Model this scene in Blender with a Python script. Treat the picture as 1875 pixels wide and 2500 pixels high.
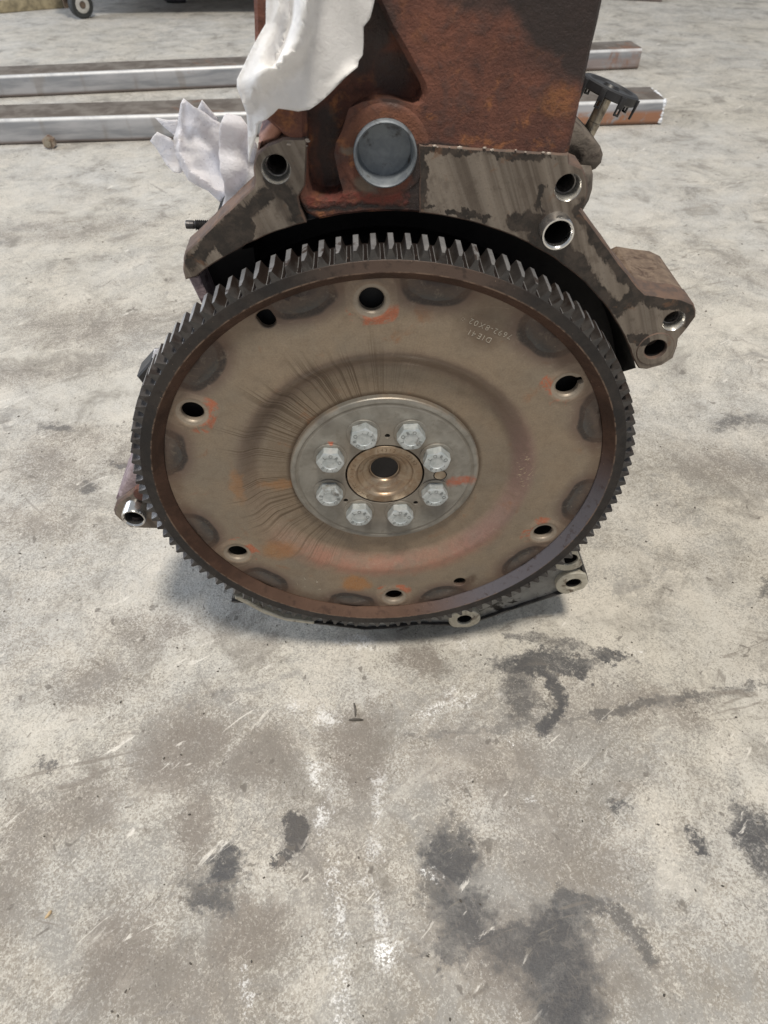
import bpy, bmesh, math, random
from mathutils import Vector, Matrix
from mathutils.geometry import delaunay_2d_cdt

for o in list(bpy.data.objects):
    bpy.data.objects.remove(o)
scene = bpy.context.scene
COL = scene.collection
random.seed(7)
PI = math.pi

# ------------------------------------------------------------------ scale
# "plate units": centre of the flexplate is (0,0,0), u right, v up, w towards the viewer
S = 0.12            # metres per plate unit (radius of the six converter holes)
FL = -1.60          # floor level in plate units


def W(u, v, w=0.0):
    return Vector((u * S, -w * S, (v - FL) * S))


# ------------------------------------------------------------------ camera
cam_d = bpy.data.cameras.new('camera')
cam = bpy.data.objects.new('camera', cam_d)
COL.objects.link(cam)
scene.camera = cam
CR = ((0.99920, 0.0, 0.03998), (-0.02876, -0.69479, 0.71864), (0.02778, -0.71921, -0.69423))


def pw(r):
    return Vector((r[0], -r[2], r[1]))


_r, _u, _b = pw(CR[0]).normalized(), (-pw(CR[1])).normalized(), (-pw(CR[2])).normalized()
m3 = Matrix((_r, _u, _b)).transposed()
cam.matrix_world = Matrix.Translation(W(-0.10897, 2.42993, 2.58528)) @ m3.to_4x4()
cam_d.sensor_fit = 'VERTICAL'
cam_d.sensor_height = 24.0
cam_d.lens = 24.0 * 1688.36 / 2500.0
cam_d.clip_start = 0.01
cam_d.clip_end = 100.0
cam_d.dof.use_dof = True
cam_d.dof.focus_distance = 0.43
cam_d.dof.aperture_fstop = 13.0

# ------------------------------------------------------------------ light
world = bpy.data.worlds.new('World')
scene.world = world
world.use_nodes = True
wn = world.node_tree.nodes
wn['Background'].inputs[0].default_value = (0.86, 0.92, 1.0, 1.0)
wn['Background'].inputs[1].default_value = 0.38


def area(name, loc, target, size, power, color):
    d = bpy.data.lights.new(name, 'AREA')
    d.shape = 'RECTANGLE'
    d.size, d.size_y = size
    d.energy = power
    d.color = color
    o = bpy.data.objects.new(name, d)
    COL.objects.link(o)
    o.location = loc
    o.rotation_euler = (Vector(target) - Vector(loc)).to_track_quat('-Z', 'Y').to_euler()
    return o


area('roof_light', (0.15, -1.25, 4.6), (0, 0.1, 0.1), (0.62, 0.62), 235, (1.0, 0.93, 0.82))
area('doorway_light', (-4.2, 1.2, 1.9), (0, 0.1, 0.1), (2.6, 2.6), 150, (0.80, 0.88, 1.0))
scene.view_settings.view_transform = 'Standard'
scene.view_settings.look = 'None'
scene.view_settings.exposure = 0.0
scene.view_settings.gamma = 1.0
scene.render.engine = 'CYCLES'

# measured outlines, in plate units (u, v); names starting f_ or s_ are floor points in metres
OUT = {
    'flange_left': [(-0.8188, 1.0453), (-0.82, 1.0881), (-0.8079, 1.1418), (-0.7942, 1.1654), (-0.6482, 1.2859), (-0.4927, 1.4126), (-0.4843, 1.4361), (-0.4839, 1.4724), (-0.4775, 1.498), (-0.465, 1.5245), (-0.4505, 1.5382), (-0.4178, 1.5598), (-0.3798, 1.5716), (-0.3643, 1.5795), (-0.2753, 1.5771), (-0.2866, 1.491), (-0.2974, 1.4141), (-0.3273, 1.3709), (-0.3242, 1.3355), (-0.3013, 1.3085)],
    'flange_right': [(0.1246, 1.5514), (0.3169, 1.5378), (0.6807, 1.5119), (0.6915, 1.4803), (0.7448, 1.4607), (0.773, 1.4159), (0.7824, 1.3719), (0.781, 1.3332), (0.7669, 1.3082), (0.8583, 1.2107), (0.9738, 1.0861), (1.0853, 0.974), (1.1266, 0.9428), (1.218, 0.9235), (1.292, 0.9141), (1.3537, 0.8874), (1.3751, 0.8552), (1.3821, 0.8229), (1.3642, 0.7638), (1.3405, 0.7138), (1.3456, 0.6728), (1.346, 0.6089), (1.306, 0.574), (1.2399, 0.553), (1.2013, 0.5586), (1.1808, 0.5774), (1.1527, 0.6252)],
    'holes_right': [(0.7015, 1.3929), (1.2898, 0.8088), (1.2464, 0.6645)],
    'dowel_right': [(0.6801, 1.2357)],
    'hole_left': [(-0.3994, 1.4748)],
    'bottom': [(-0.9515, -1.0668), (-0.9825, -1.1752), (-0.8869, -1.1914), (-0.7736, -1.2964), (-0.6525, -1.3959), (-0.4736, -1.4441), (-0.1257, -1.5371), (0.0619, -1.5285), (0.2457, -1.4954), (0.4486, -1.5193), (0.5814, -1.527), (0.6472, -1.4799), (0.83, -1.3766), (1.0382, -1.2644), (1.2962, -1.1307), (1.3125, -1.0697), (1.2847, -0.9891), (1.1926, -0.782), (1.1223, -0.6184)],
    'pads_bottom': [(0.5423, -1.4295), (1.2126, -1.073), (1.1415, -0.8299)],
    'lug': [(-1.4694, -0.2615), (-1.5007, -0.3231), (-1.5053, -0.364), (-1.4856, -0.4083), (-1.4487, -0.4678), (-1.3668, -0.4782), (-1.2608, -0.4863), (-1.1916, -0.4893), (-1.1268, -0.1871), (-1.3099, -0.1371), (-1.3398, -0.1603), (-1.387, -0.1986)],
    'dowel_left': [(-1.366, -0.3005)],
    'casting_left': [(-1.3181, 0.01), (-1.3659, -0.0698), (-1.3917, -0.1136), (-1.4829, -0.2747), (-1.4752, -0.3202), (-1.3443, -0.2932), (-1.2002, -0.2037), (-1.1465, 0.0325)],
    'wall': [(-0.4157, 1.9812), (-0.4434, 1.6716), (-0.4451, 1.6484), (-0.4097, 1.6323), (-0.3652, 1.5757), (-0.3622, 1.4605), (-0.328, 1.3678), (-0.3195, 1.3399), (-0.3016, 1.3084)],
    'pocket': [(-0.0341, 1.9786), (0.02, 1.8963), (0.0615, 1.8365), (0.1047, 1.7695), (0.1255, 1.7386), (0.1338, 1.7086), (0.1233, 1.6833), (0.1028, 1.6732), (0.0761, 1.6761), (0.0214, 1.6888), (-0.0315, 1.6875), (-0.0848, 1.6715), (-0.1127, 1.6537), (-0.1345, 1.6118), (-0.1616, 1.5731), (-0.1716, 1.5374), (-0.1665, 1.4866), (-0.1594, 1.443), (-0.1515, 1.4118), (-0.1588, 1.3864), (-0.1813, 1.3716), (-0.2126, 1.369), (-0.2466, 1.3726), (-0.2735, 1.3882), (-0.2841, 1.4301), (-0.2772, 1.5745), (-0.2691, 1.7028), (-0.259, 1.8704), (-0.2527, 1.9801)],
    'lump': [(-0.4117, 1.6298), (-0.3903, 1.6518), (-0.3678, 1.6464), (-0.3619, 1.6199), (-0.3669, 1.5864), (-0.389, 1.5594), (-0.4445, 1.5421), (-0.4625, 1.5186), (-0.4514, 1.5807)],
    'stud': [(-0.829, 1.1724), (-0.7917, 1.17), (-0.6737, 1.1645)],
    'cloth': [(-0.3736, 2.0106), (-0.4038, 1.9718), (-0.4489, 1.9129), (-0.4875, 1.859), (-0.4915, 1.8338), (-0.4831, 1.8028), (-0.4739, 1.7658), (-0.4774, 1.7116), (-0.4875, 1.644), (-0.4907, 1.603), (-0.475, 1.6438), (-0.4524, 1.6834), (-0.4378, 1.7221), (-0.4009, 1.7258), (-0.3748, 1.7405), (-0.3581, 1.7538), (-0.3284, 1.7495), (-0.2926, 1.7437), (-0.2527, 1.75), (-0.2147, 1.7737), (-0.1679, 1.8048), (-0.1279, 1.8354), (-0.0885, 1.8705), (-0.0836, 1.8927), (-0.0702, 1.9073), (-0.0667, 1.9386), (-0.0658, 1.9833), (-0.0487, 1.9993), (-0.043, 2.0084)],
    'ridge': [(-0.2379, 2.0097), (-0.2472, 1.9637), (-0.2654, 1.9162), (-0.2853, 1.8871), (-0.3105, 1.8674), (-0.3412, 1.8527), (-0.3722, 1.8377), (-0.3979, 1.8201)],
    'valley': [(-0.2989, 2.0101), (-0.3232, 1.9642), (-0.3484, 1.9169), (-0.3657, 1.8679)],
    'towelA': [(-0.6845, 1.6154), (-0.6363, 1.5501), (-0.6485, 1.5379), (-0.6911, 1.5261), (-0.7377, 1.5635), (-0.7163, 1.5874)],
    'towelB': [(-0.8711, 1.5618), (-0.8354, 1.5583), (-0.792, 1.5594), (-0.7675, 1.5331), (-0.8021, 1.4962), (-0.8223, 1.5121), (-0.8476, 1.534)],
    'towelC': [(-0.9045, 1.4946), (-0.8891, 1.5099), (-0.868, 1.522), (-0.8241, 1.5029), (-0.7967, 1.4585), (-0.7925, 1.3806), (-0.8125, 1.3676), (-0.8386, 1.3746), (-0.8656, 1.4079), (-0.8861, 1.4661)],
    'towelD': [(-0.733, 1.6387), (-0.6953, 1.6211), (-0.6096, 1.5615), (-0.604, 1.4759), (-0.6251, 1.347), (-0.6351, 1.3066), (-0.6623, 1.2691), (-0.7003, 1.311), (-0.7703, 1.3591), (-0.7967, 1.4119), (-0.8112, 1.4693), (-0.8089, 1.5248), (-0.7682, 1.5929)],
    'towelE': [(-0.581, 1.6197), (-0.5706, 1.6253), (-0.5224, 1.6104), (-0.4941, 1.5634), (-0.4763, 1.5153), (-0.4918, 1.4601), (-0.4961, 1.403), (-0.4912, 1.3638), (-0.5643, 1.2809), (-0.6756, 1.2164), (-0.6591, 1.2721), (-0.6328, 1.3261), (-0.6269, 1.3822), (-0.6313, 1.4929), (-0.6093, 1.5649)],
    'blackthing': [(-1.2107, 0.4469), (-1.1248, 0.5301), (-1.0988, 0.5344), (-1.131, 0.3981), (-1.1906, 0.3998)],
    'text1': [(0.4599, 0.797), (0.3705, 0.8379)],
    'text2': [(0.5429, 0.8095), (0.3855, 0.8802)],
    'text4': [(-0.4641, -0.8087), (-0.5146, -0.8577), (-0.4656, -0.8922), (-0.3997, -0.8418), (-0.389, -0.9149)],
    'shaft': [(1.0429, 1.2889), (1.0724, 1.4539)],
    'wheelc': [(1.0797, 1.4805), (1.2245, 1.4452), (0.9367, 1.5191)],
    'casting_r': [(0.8086, 1.4341), (0.8693, 1.4256), (0.9316, 1.3857), (1.0112, 1.3225), (1.0317, 1.2863), (1.0312, 1.2498), (1.0112, 1.2236), (0.9698, 1.206), (0.9252, 1.2301), (0.8346, 1.2941)],
    'casting_r2': [(0.9208, 1.2479), (0.9832, 1.2418), (1.0004, 1.2046), (1.0115, 1.1394), (1.0065, 1.0839), (0.9838, 1.0274), (0.9337, 1.0738), (0.9001, 1.1846)],
    'f_upper': [(-0.8245, 1.5135), (-0.3013, 1.5725), (0.7144, 1.6966)],
    'f_lower': [(-0.7176, 1.1997), (-0.4012, 1.2191), (0.6322, 1.2713)],
    'f_third': [(0.8972, 2.5534), (1.0373, 2.5096)],
    'f_nut': [(-0.6122, 1.1877)],
    'f_caster': [(-0.8472, 2.3335)],
    'f_pedal': [(-0.5922, 2.5523)],
    'f_kerb': [(-1.137, 2.4314), (-0.9689, 2.5016)],
    'f_chip': [(-0.2166, -0.1812), (-0.2182, -0.1855)],
    'f_twig': [(-0.0255, -0.0467), (-0.0245, -0.0583)],
    's_tyre1': [(0.0951, 0.0049), (0.1189, -0.0114), (0.1469, -0.0211)],
    's_tyre2': [(0.1478, -0.0169), (0.1899, -0.0143)],
    's_tyre3': [(0.1303, -0.0288), (0.1279, -0.049), (0.1127, -0.0713)],
    's_tyre4': [(0.0983, -0.0438), (0.1013, -0.0671)],
    's_blackA': [(0.0898, -0.2091), (0.0914, -0.2282), (0.0997, -0.2511)],
    's_spotB': [(-0.0653, -0.1391)],
    's_tailB': [(-0.0678, -0.1494), (-0.0771, -0.1576)],
    's_spotC': [(-0.1085, -0.1619)],
    's_spotC2': [(-0.1192, -0.1751)],
    's_brownD': [(-0.149, -0.0789)],
    's_brownE': [(-0.0258, -0.0838)],
    's_greyF': [(-0.0944, -0.088)],
    's_greyG': [(0.0372, -0.1593), (0.0403, -0.1971)],
    's_smearH': [(0.0247, -0.2101), (0.0618, -0.2067)],
    's_smearH2': [(0.0267, -0.2186)],
    's_spotI': [(0.1997, -0.1527)],
    's_spotJ': [(0.1576, -0.1296)],
    's_brownK': [(-0.169, -0.206)],
    's_brownL': [(-0.0906, -0.1994)],
    's_arcM': [(0.1038, -0.1841), (0.1311, -0.193), (0.1447, -0.2063), (0.1516, -0.2212)],
    's_brownN': [(-0.2152, -0.1194)],
    's_greyO': [(0.0254, -0.0077)],
    's_greyO2': [(0.0396, -0.0168)],
    's_darkP': [(0.244, -0.156)],
    's_brownQ': [(-0.1344, -0.1318)],
    's_greyR': [(-0.3188, 0.2555), (-0.3767, 0.5167)],
    's_brownS': [(-0.1024, 0.0062)],
    's_brownT': [(-0.2299, -0.0226)],
    's_lineU': [(0.0154, -0.0747), (0.1584, -0.0637), (0.2985, -0.0438)],
    's_darkV': [(-0.2482, -0.0819)],
    's_brownW': [(0.1207, -0.1627)],
    's_white1': [(-0.0543, -0.0896), (-0.0485, -0.1229), (-0.0401, -0.1702), (-0.0327, -0.2458)],
    's_white2': [(-0.0096, -0.105), (-0.015, -0.1766), (-0.0088, -0.2076), (-0.0066, -0.2196)],
    's_white3': [(0.0213, -0.0639), (0.0433, -0.0534)],
    's_white4': [(-0.0918, -0.2162), (-0.0888, -0.241)],
    's_white5': [(0.0912, -0.0849), (0.0856, -0.0775)],
    's_back1': [(0.4094, 1.8446), (1.0855, 2.3289)],
}


# ------------------------------------------------------------------ node helpers


class NT:
    def __init__(self, tree):
        self.t = tree

    def new(self, kind, **kw):
        n = self.t.nodes.new(kind)
        for k, v in kw.items():
            setattr(n, k, v)
        return n

    def put(self, sock, v):
        if v is None:
            return
        if isinstance(v, bpy.types.NodeSocket):
            self.t.links.new(v, sock)
        else:
            if hasattr(sock.default_value, '__len__') and not hasattr(v, '__len__'):
                sock.default_value = [v] * len(sock.default_value)
            elif hasattr(sock.default_value, '__len__') and len(sock.default_value) == 4 and len(v) == 3:
                sock.default_value = (*v, 1.0)
            else:
                sock.default_value = v

    def m(self, op, a, b=None, c=None, clamp=False):
        n = self.new('ShaderNodeMath', operation=op)
        n.use_clamp = clamp
        self.put(n.inputs[0], a)
        self.put(n.inputs[1], b)
        self.put(n.inputs[2], c)
        return n.outputs[0]

    def add(self, a, b): return self.m('ADD', a, b)
    def sub(self, a, b): return self.m('SUBTRACT', a, b)
    def mul(self, a, b): return self.m('MULTIPLY', a, b)
    def inv(self, a): return self.m('SUBTRACT', 1.0, a)
    def mx(self, a, b): return self.m('MAXIMUM', a, b)
    def mn(self, a, b): return self.m('MINIMUM', a, b)

    def sm(self, v, a, b, lo=0.0, hi=1.0):
        n = self.new('ShaderNodeMapRange', interpolation_type='SMOOTHSTEP')
        self.put(n.inputs[0], v)
        if a > b:
            a, b, lo, hi = b, a, hi, lo
        for i, x in ((1, a), (2, b), (3, lo), (4, hi)):
            n.inputs[i].default_value = x
        return n.outputs[0]

    def vm(self, op, a, b=None, sc=None):
        n = self.new('ShaderNodeVectorMath', operation=op)
        self.put(n.inputs[0], a)
        if b is not None:
            self.put(n.inputs[1], b)
        if sc is not None:
            self.put(n.inputs[3], sc)
        return n

    def noise(self, vec, scale, detail=4.0, rough=0.55, dist=0.0, color=False):
        n = self.new('ShaderNodeTexNoise')
        self.put(n.inputs['Vector'], vec)
        n.inputs['Scale'].default_value = scale
        n.inputs['Detail'].default_value = detail
        n.inputs['Roughness'].default_value = rough
        n.inputs['Distortion'].default_value = dist
        return n.outputs[1 if color else 0]

    def vor(self, vec, scale, feature='F1', out=0):
        n = self.new('ShaderNodeTexVoronoi', feature=feature)
        self.put(n.inputs['Vector'], vec)
        n.inputs['Scale'].default_value = scale
        return n.outputs[out]

    def mix(self, f, a, b, blend='MIX'):
        n = self.new('ShaderNodeMix', data_type='RGBA', blend_type=blend)
        self.put(n.inputs[0], f)
        self.put(n.inputs[6], a)
        self.put(n.inputs[7], b)
        return n.outputs[2]

    def xyz(self, v):
        n = self.new('ShaderNodeSeparateXYZ')
        self.put(n.inputs[0], v)
        return n.outputs

    def comb(self, x, y, z):
        n = self.new('ShaderNodeCombineXYZ')
        for i, a in enumerate((x, y, z)):
            self.put(n.inputs[i], a)
        return n.outputs[0]

    def bump(self, h, strength, dist, normal=None):
        n = self.new('ShaderNodeBump')
        n.inputs['Strength'].default_value = strength
        n.inputs['Distance'].default_value = dist
        self.put(n.inputs['Height'], h)
        if normal is not None:
            self.put(n.inputs['Normal'], normal)
        return n.outputs[0]


def material(name):
    m = bpy.data.materials.new(name)
    m.use_nodes = True
    t = m.node_tree
    t.nodes.clear()
    N = NT(t)
    out = N.new('ShaderNodeOutputMaterial')
    bs = N.new('ShaderNodeBsdfPrincipled')
    t.links.new(bs.outputs[0], out.inputs[0])
    N.bs = bs
    N.outnode = out
    return m, N


def fin(N, color=None, rough=None, metal=None, normal=None, spec=None):
    i = N.bs.inputs
    N.put(i['Base Color'], color)
    N.put(i['Roughness'], rough)
    N.put(i['Metallic'], metal)
    N.put(i['Normal'], normal)
    if spec is not None:
        N.put(i['Specular IOR Level'], spec)


def world_pos(N):
    """plate-unit coordinates (u, v, w) from the real position of the surface"""
    g = N.new('ShaderNodeNewGeometry').outputs['Position']
    x, y, z = N.xyz(g)
    return g, N.mul(x, 1 / S), N.add(N.mul(z, 1 / S), FL), N.mul(y, -1 / S)


# mask groups -------------------------------------------------------
def blob_group():
    g = bpy.data.node_groups.new('blob_mask', 'ShaderNodeTree')
    I = g.interface
    I.new_socket('P', in_out='INPUT', socket_type='NodeSocketVector')
    I.new_socket('Centre', in_out='INPUT', socket_type='NodeSocketVector')
    I.new_socket('Angle', in_out='INPUT', socket_type='NodeSocketFloat')
    I.new_socket('Scale', in_out='INPUT', socket_type='NodeSocketVector')
    I.new_socket('Edge', in_out='INPUT', socket_type='NodeSocketFloat')
    I.new_socket('Mask', in_out='OUTPUT', socket_type='NodeSocketFloat')
    N = NT(g)
    gi = N.new('NodeGroupInput')
    go = N.new('NodeGroupOutput')
    d = N.vm('SUBTRACT', gi.outputs[0], gi.outputs[1]).outputs[0]
    r = N.new('ShaderNodeVectorRotate', rotation_type='Z_AXIS')
    N.put(r.inputs['Vector'], d)
    N.put(r.inputs['Angle'], gi.outputs[2])
    s = N.vm('MULTIPLY', r.outputs[0], gi.outputs[3]).outputs[0]
    L = N.vm('LENGTH', s).outputs['Value']
    mr = N.new('ShaderNodeMapRange', interpolation_type='SMOOTHSTEP')
    N.put(mr.inputs[0], L)
    N.put(mr.inputs[1], N.sub(1.0, gi.outputs[4]))
    N.put(mr.inputs[2], N.add(1.0, gi.outputs[4]))
    mr.inputs[3].default_value = 1.0
    mr.inputs[4].default_value = 0.0
    g.links.new(mr.outputs[0], go.inputs[0])
    return g


def stroke_group():
    g = bpy.data.node_groups.new('stroke_mask', 'ShaderNodeTree')
    I = g.interface
    I.new_socket('P', in_out='INPUT', socket_type='NodeSocketVector')
    I.new_socket('A', in_out='INPUT', socket_type='NodeSocketVector')
    I.new_socket('AB', in_out='INPUT', socket_type='NodeSocketVector')
    I.new_socket('InvLen2', in_out='INPUT', socket_type='NodeSocketFloat')
    I.new_socket('Width', in_out='INPUT', socket_type='NodeSocketFloat')
    I.new_socket('Mask', in_out='OUTPUT', socket_type='NodeSocketFloat')
    N = NT(g)
    gi = N.new('NodeGroupInput')
    go = N.new('NodeGroupOutput')
    d = N.vm('SUBTRACT', gi.outputs[0], gi.outputs[1]).outputs[0]
    dot = N.vm('DOT_PRODUCT', d, gi.outputs[2]).outputs['Value']
    t = N.m('MULTIPLY', dot, gi.outputs[3], clamp=True)
    pr = N.vm('SCALE', gi.outputs[2], sc=t).outputs[0]
    L = N.vm('LENGTH', N.vm('SUBTRACT', d, pr).outputs[0]).outputs['Value']
    q = N.m('DIVIDE', L, gi.outputs[4])
    g.links.new(N.sm(q, 0.35, 1.0, 1.0, 0.0), go.inputs[0])
    return g


BLOB, STROKE = blob_group(), stroke_group()


def blob(N, P, c, rad, ang=0.0, edge=0.35):
    n = N.new('ShaderNodeGroup')
    n.node_tree = BLOB
    N.put(n.inputs[0], P)
    n.inputs[1].default_value = (c[0], c[1], 0)
    n.inputs[2].default_value = ang
    n.inputs[3].default_value = (1 / rad[0], 1 / rad[1], 0)
    n.inputs[4].default_value = edge
    return n.outputs[0]


def stroke(N, P, pts, width):
    res = None
    for a, b in zip(pts[:-1], pts[1:]):
        n = N.new('ShaderNodeGroup')
        n.node_tree = STROKE
        N.put(n.inputs[0], P)
        n.inputs[1].default_value = (a[0], a[1], 0)
        ab = (b[0] - a[0], b[1] - a[1])
        n.inputs[2].default_value = (ab[0], ab[1], 0)
        n.inputs[3].default_value = 1 / max(1e-9, ab[0] ** 2 + ab[1] ** 2)
        n.inputs[4].default_value = width
        res = n.outputs[0] if res is None else N.mx(res, n.outputs[0])
    return res


def msum(N, items):
    r = None
    for mask, k in items:
        x = N.mul(mask, k)
        r = x if r is None else N.mx(r, x)
    return r


# ------------------------------------------------------------------ materials
def mat_floor():
    m, N = material('worn_concrete')
    g = N.new('ShaderNodeNewGeometry').outputs['Position']
    x, y, z = N.xyz(g)
    P = N.comb(x, y, 0.0)
    sh = lambda a, b: N.vm('ADD', P, (a, b, 0)).outputs[0]
    n1 = N.noise(P, 2.6, 9, 0.68, 0.5)
    n2 = N.noise(sh(2, 9), 9.0, 9, 0.70, 0.6)
    n3 = N.noise(sh(7, 4), 30.0, 8, 0.72, 0.4)
    g1 = N.noise(P, 520.0, 3, 0.75)
    g2 = N.noise(sh(3.1, 7.7), 1150.0, 2, 0.7)
    wob = N.vm('ADD', P, N.vm('SCALE', N.vm('SUBTRACT', N.noise(P, 700.0, 2, 0.6, color=True), (0.5, 0.5, 0.5)).outputs[0], sc=0.0016).outputs[0]).outputs[0]
    c1 = N.xyz(N.vor(wob, 760.0, out=1))[0]
    c2 = N.xyz(N.vor(N.vm('ADD', wob, (1.3, 2.9, 0)).outputs[0], 1450.0, out=1))[1]
    nz = N.m('MULTIPLY_ADD', N.sub(g1, 0.5), 2.6, 0.5)
    grain = N.add(N.mul(c1, 0.42), N.add(N.mul(c2, 0.30), N.mul(nz, 0.28)))
    patch = N.noise(sh(5, 1), 7.0, 9, 0.70, 0.8)
    patch2 = N.noise(sh(8, 3), 26.0, 8, 0.72, 0.6)
    # pale sand of the concrete: cream, pinkish and grey areas
    sand = N.mix(N.sm(n1, 0.36, 0.62), (0.525, 0.493, 0.430), (0.510, 0.497, 0.470))
    sand = N.mix(N.mul(N.sm(n2, 0.44, 0.64), 0.55), sand, (0.615, 0.565, 0.488))
    sand = N.mix(N.mul(N.sm(n3, 0.46, 0.66), 0.40), sand, (0.42, 0.39, 0.345))
    sand = N.mix(N.mul(N.sm(g2, 0.50, 0.66), 0.35), sand, (0.66, 0.62, 0.56))
    # ---- stains with a shape of their own
    wv = N.vm('SUBTRACT', N.noise(P, 24.0, 5, 0.62, color=True), (0.5, 0.5, 0.5)).outputs[0]
    wv2 = N.vm('SUBTRACT', N.noise(P, 120.0, 6, 0.75, color=True), (0.5, 0.5, 0.5)).outputs[0]
    Pw = N.vm('ADD', N.vm('ADD', P, N.vm('SCALE', wv, sc=0.040).outputs[0]).outputs[0],
              N.vm('SCALE', wv2, sc=0.045).outputs[0]).outputs[0]
    Ps = N.vm('ADD', N.vm('ADD', P, N.vm('SCALE', wv, sc=0.016).outputs[0]).outputs[0],
              N.vm('SCALE', wv2, sc=0.026).outputs[0]).outputs[0]
    o = OUT
    B = lambda k, rad, ang=0.0, edge=0.6, i=0: blob(N, Pw, o['s_' + k][i], rad, ang, edge)
    F = lambda c, rad, ang=0.0, edge=0.7: blob(N, Pw, c, rad, ang, edge)
    soft = msum(N, [
        (B('brownD', (0.032, 0.036)), .95), (B('brownE', (0.022, 0.032)), .9),
        (B('greyF', (0.026, 0.024)), .75), (B('brownK', (0.022, 0.026)), .95),
        (B('brownL', (0.026, 0.018)), .95), (B('brownN', (0.024, 0.022)), .7),
        (B('brownQ', (0.015, 0.026)), .85), (B('brownS', (0.024, 0.014)), .4),
        (B('brownT', (0.032, 0.022)), .6), (B('brownW', (0.032, 0.026)), .55),
        (B('greyO', (0.018, 0.009)), .85), (B('greyO2', (0.011, 0.008)), .9),
        (B('greyR', (0.06, 0.05)), .75), (B('greyR', (0.10, 0.06), i=1), .75),
        (F((0.07, -0.22), (0.055, 0.022), 0.2), .9), (F((-0.19, 0.03), (0.04, 0.02), 0.2), .7),
        (F((-0.13, -0.225), (0.05, 0.02), 0.2), .6), (F((0.07, -0.095), (0.05, 0.026), 0.1), .62),
        (F((0.21, -0.06), (0.040, 0.016), 0.2), .7), (F((0.36, 0.21), (0.06, 0.03), 0.2), .6),
        (F((0.62, 0.62), (0.10, 0.05), 0.3), .6), (F((-0.25, -0.15), (0.02, 0.05)), .6),
        (F((-0.42, 0.40), (0.10, 0.03), -0.2), .7), (F((-0.50, 0.80), (0.14, 0.05), -0.1), .6),
        (F((-0.34, 0.16), (0.05, 0.02), 0.3), .7), (F((0.15, -0.045), (0.05, 0.035)), .45),
        (F((-0.04, -0.15), (0.03, 0.04)), .45), (F((0.10, -0.15), (0.03, 0.03)), .5)])
    dark = msum(N, [
        (F((0.120, -0.0135), (0.032, 0.011), -0.25, 0.5), .95), (F((0.150, -0.020), (0.022, 0.008), 0.1, 0.4), .95),
        (F((0.178, -0.0145), (0.016, 0.0045), 0.35, 0.4), .95),
        (stroke(N, Ps, [(0.120, -0.018), (0.131, -0.030), (0.1315, -0.048), (0.126, -0.062), (0.116, -0.071)], 0.0075), .9),
        (F((0.105, -0.048), (0.014, 0.018), 0.2), .62), (F((0.106, -0.037), (0.012, 0.008)), .7),
        (stroke(N, Ps, [(0.10, 0.012), (0.14, 0.005), (0.165, -0.004), (0.19, -0.017)], 0.006), .55),
        (F((0.095, -0.203), (0.024, 0.012), -0.5), .85), (F((0.092, -0.218), (0.020, 0.022)), 1.0),
        (F((0.094, -0.240), (0.018, 0.024), 0.15), 1.05), (F((0.072, -0.212), (0.018, 0.010)), .7),
        (B('spotC', (0.011, 0.010)), .9), (B('spotC2', (0.018, 0.008), 0.5), .75),
        (B('greyG', (0.014, 0.020), 0.1), .85), (B('greyG', (0.017, 0.016), 0.1, .6, 1), .8), (F((0.030, -0.178), (0.012, 0.02)), .6),
        (stroke(N, Ps, o['s_smearH'] + [(0.092, -0.203)], 0.0065), .75), (B('smearH2', (0.013, 0.007), 0.3), .75),
        (stroke(N, Ps, o['s_arcM'], 0.007), .62),
        (B('darkP', (0.012, 0.018)), .9), (B('spotI', (0.008, 0.005), 0.2), .9),
        (B('spotJ', (0.007, 0.004), 0.2), .7), (B('darkV', (0.006, 0.004)), .6),
        (stroke(N, Ps, o['s_lineU'][1:], 0.0060), .52), (stroke(N, Ps, o['s_lineU'][:2], 0.004), .25),
        (F((-0.29, 0.20), (0.012, 0.005), .2), .6), (F((-0.27, 0.235), (0.012, 0.005), .4), .6),
        (F((-0.35, 0.30), (0.02, 0.006), .3), .5), (F((0.34, 0.05), (0.02, 0.006), -.4), .55), (F((0.40, 0.28), (0.03, 0.01), -.1), .55)])
    solid = msum(N, [(blob(N, Ps, (o['s_spotB'][0][0], o['s_spotB'][0][1]), (0.0080, 0.0125), -0.35, 0.20), 1.0),
                     (stroke(N, Ps, [o['s_spotB'][0], o['s_tailB'][0], o['s_tailB'][1]], 0.0050), .8)])
    # dark skin of dirt, worn through to the sand grain by grain; stains raise its coverage
    cover = N.add(N.sm(patch, 0.33, 0.67, 0.18, 0.46), N.sm(patch2, 0.34, 0.66, -0.10, 0.12))
    worn = msum(N, [(F((-0.01, -0.17), (0.26, 0.15), 0.0, 0.6), .26), (F((0.02, -0.22), (0.30, 0.09), 0.0, 0.6), .34), (F((-0.30, 0.05), (0.18, 0.12), 0.3, 0.6), .12), (F((0.33, 0.15), (0.16, 0.16), 0.3, 0.6), .08)])
    cover = N.add(cover, worn)
    cover = N.add(cover, N.mul(soft, 0.30))
    cover = N.mn(cover, 0.80)
    cover = N.add(cover, N.mul(dark, 0.42))
    cover = N.add(cover, N.mul(solid, 0.7))
    film = N.sm(N.sub(N.add(grain, cover), 1.0), -0.32, 0.32)
    skin = N.mix(N.sm(patch2, 0.40, 0.60), (0.228, 0.200, 0.165), (0.250, 0.238, 0.220))
    skin = N.mix(N.mn(soft, 1.0), skin, (0.165, 0.140, 0.118))
    skin = N.mix(N.m('MULTIPLY', N.mx(dark, solid), 1.15, clamp=True), skin, (0.036, 0.036, 0.041))
    col = N.mix(N.mul(film, 0.86), sand, skin)
    # cloudy wear at every size between the patches and the grain
    cloud = N.noise(sh(12, 5), 13.0, 12, 0.76, 0.5)
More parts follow.
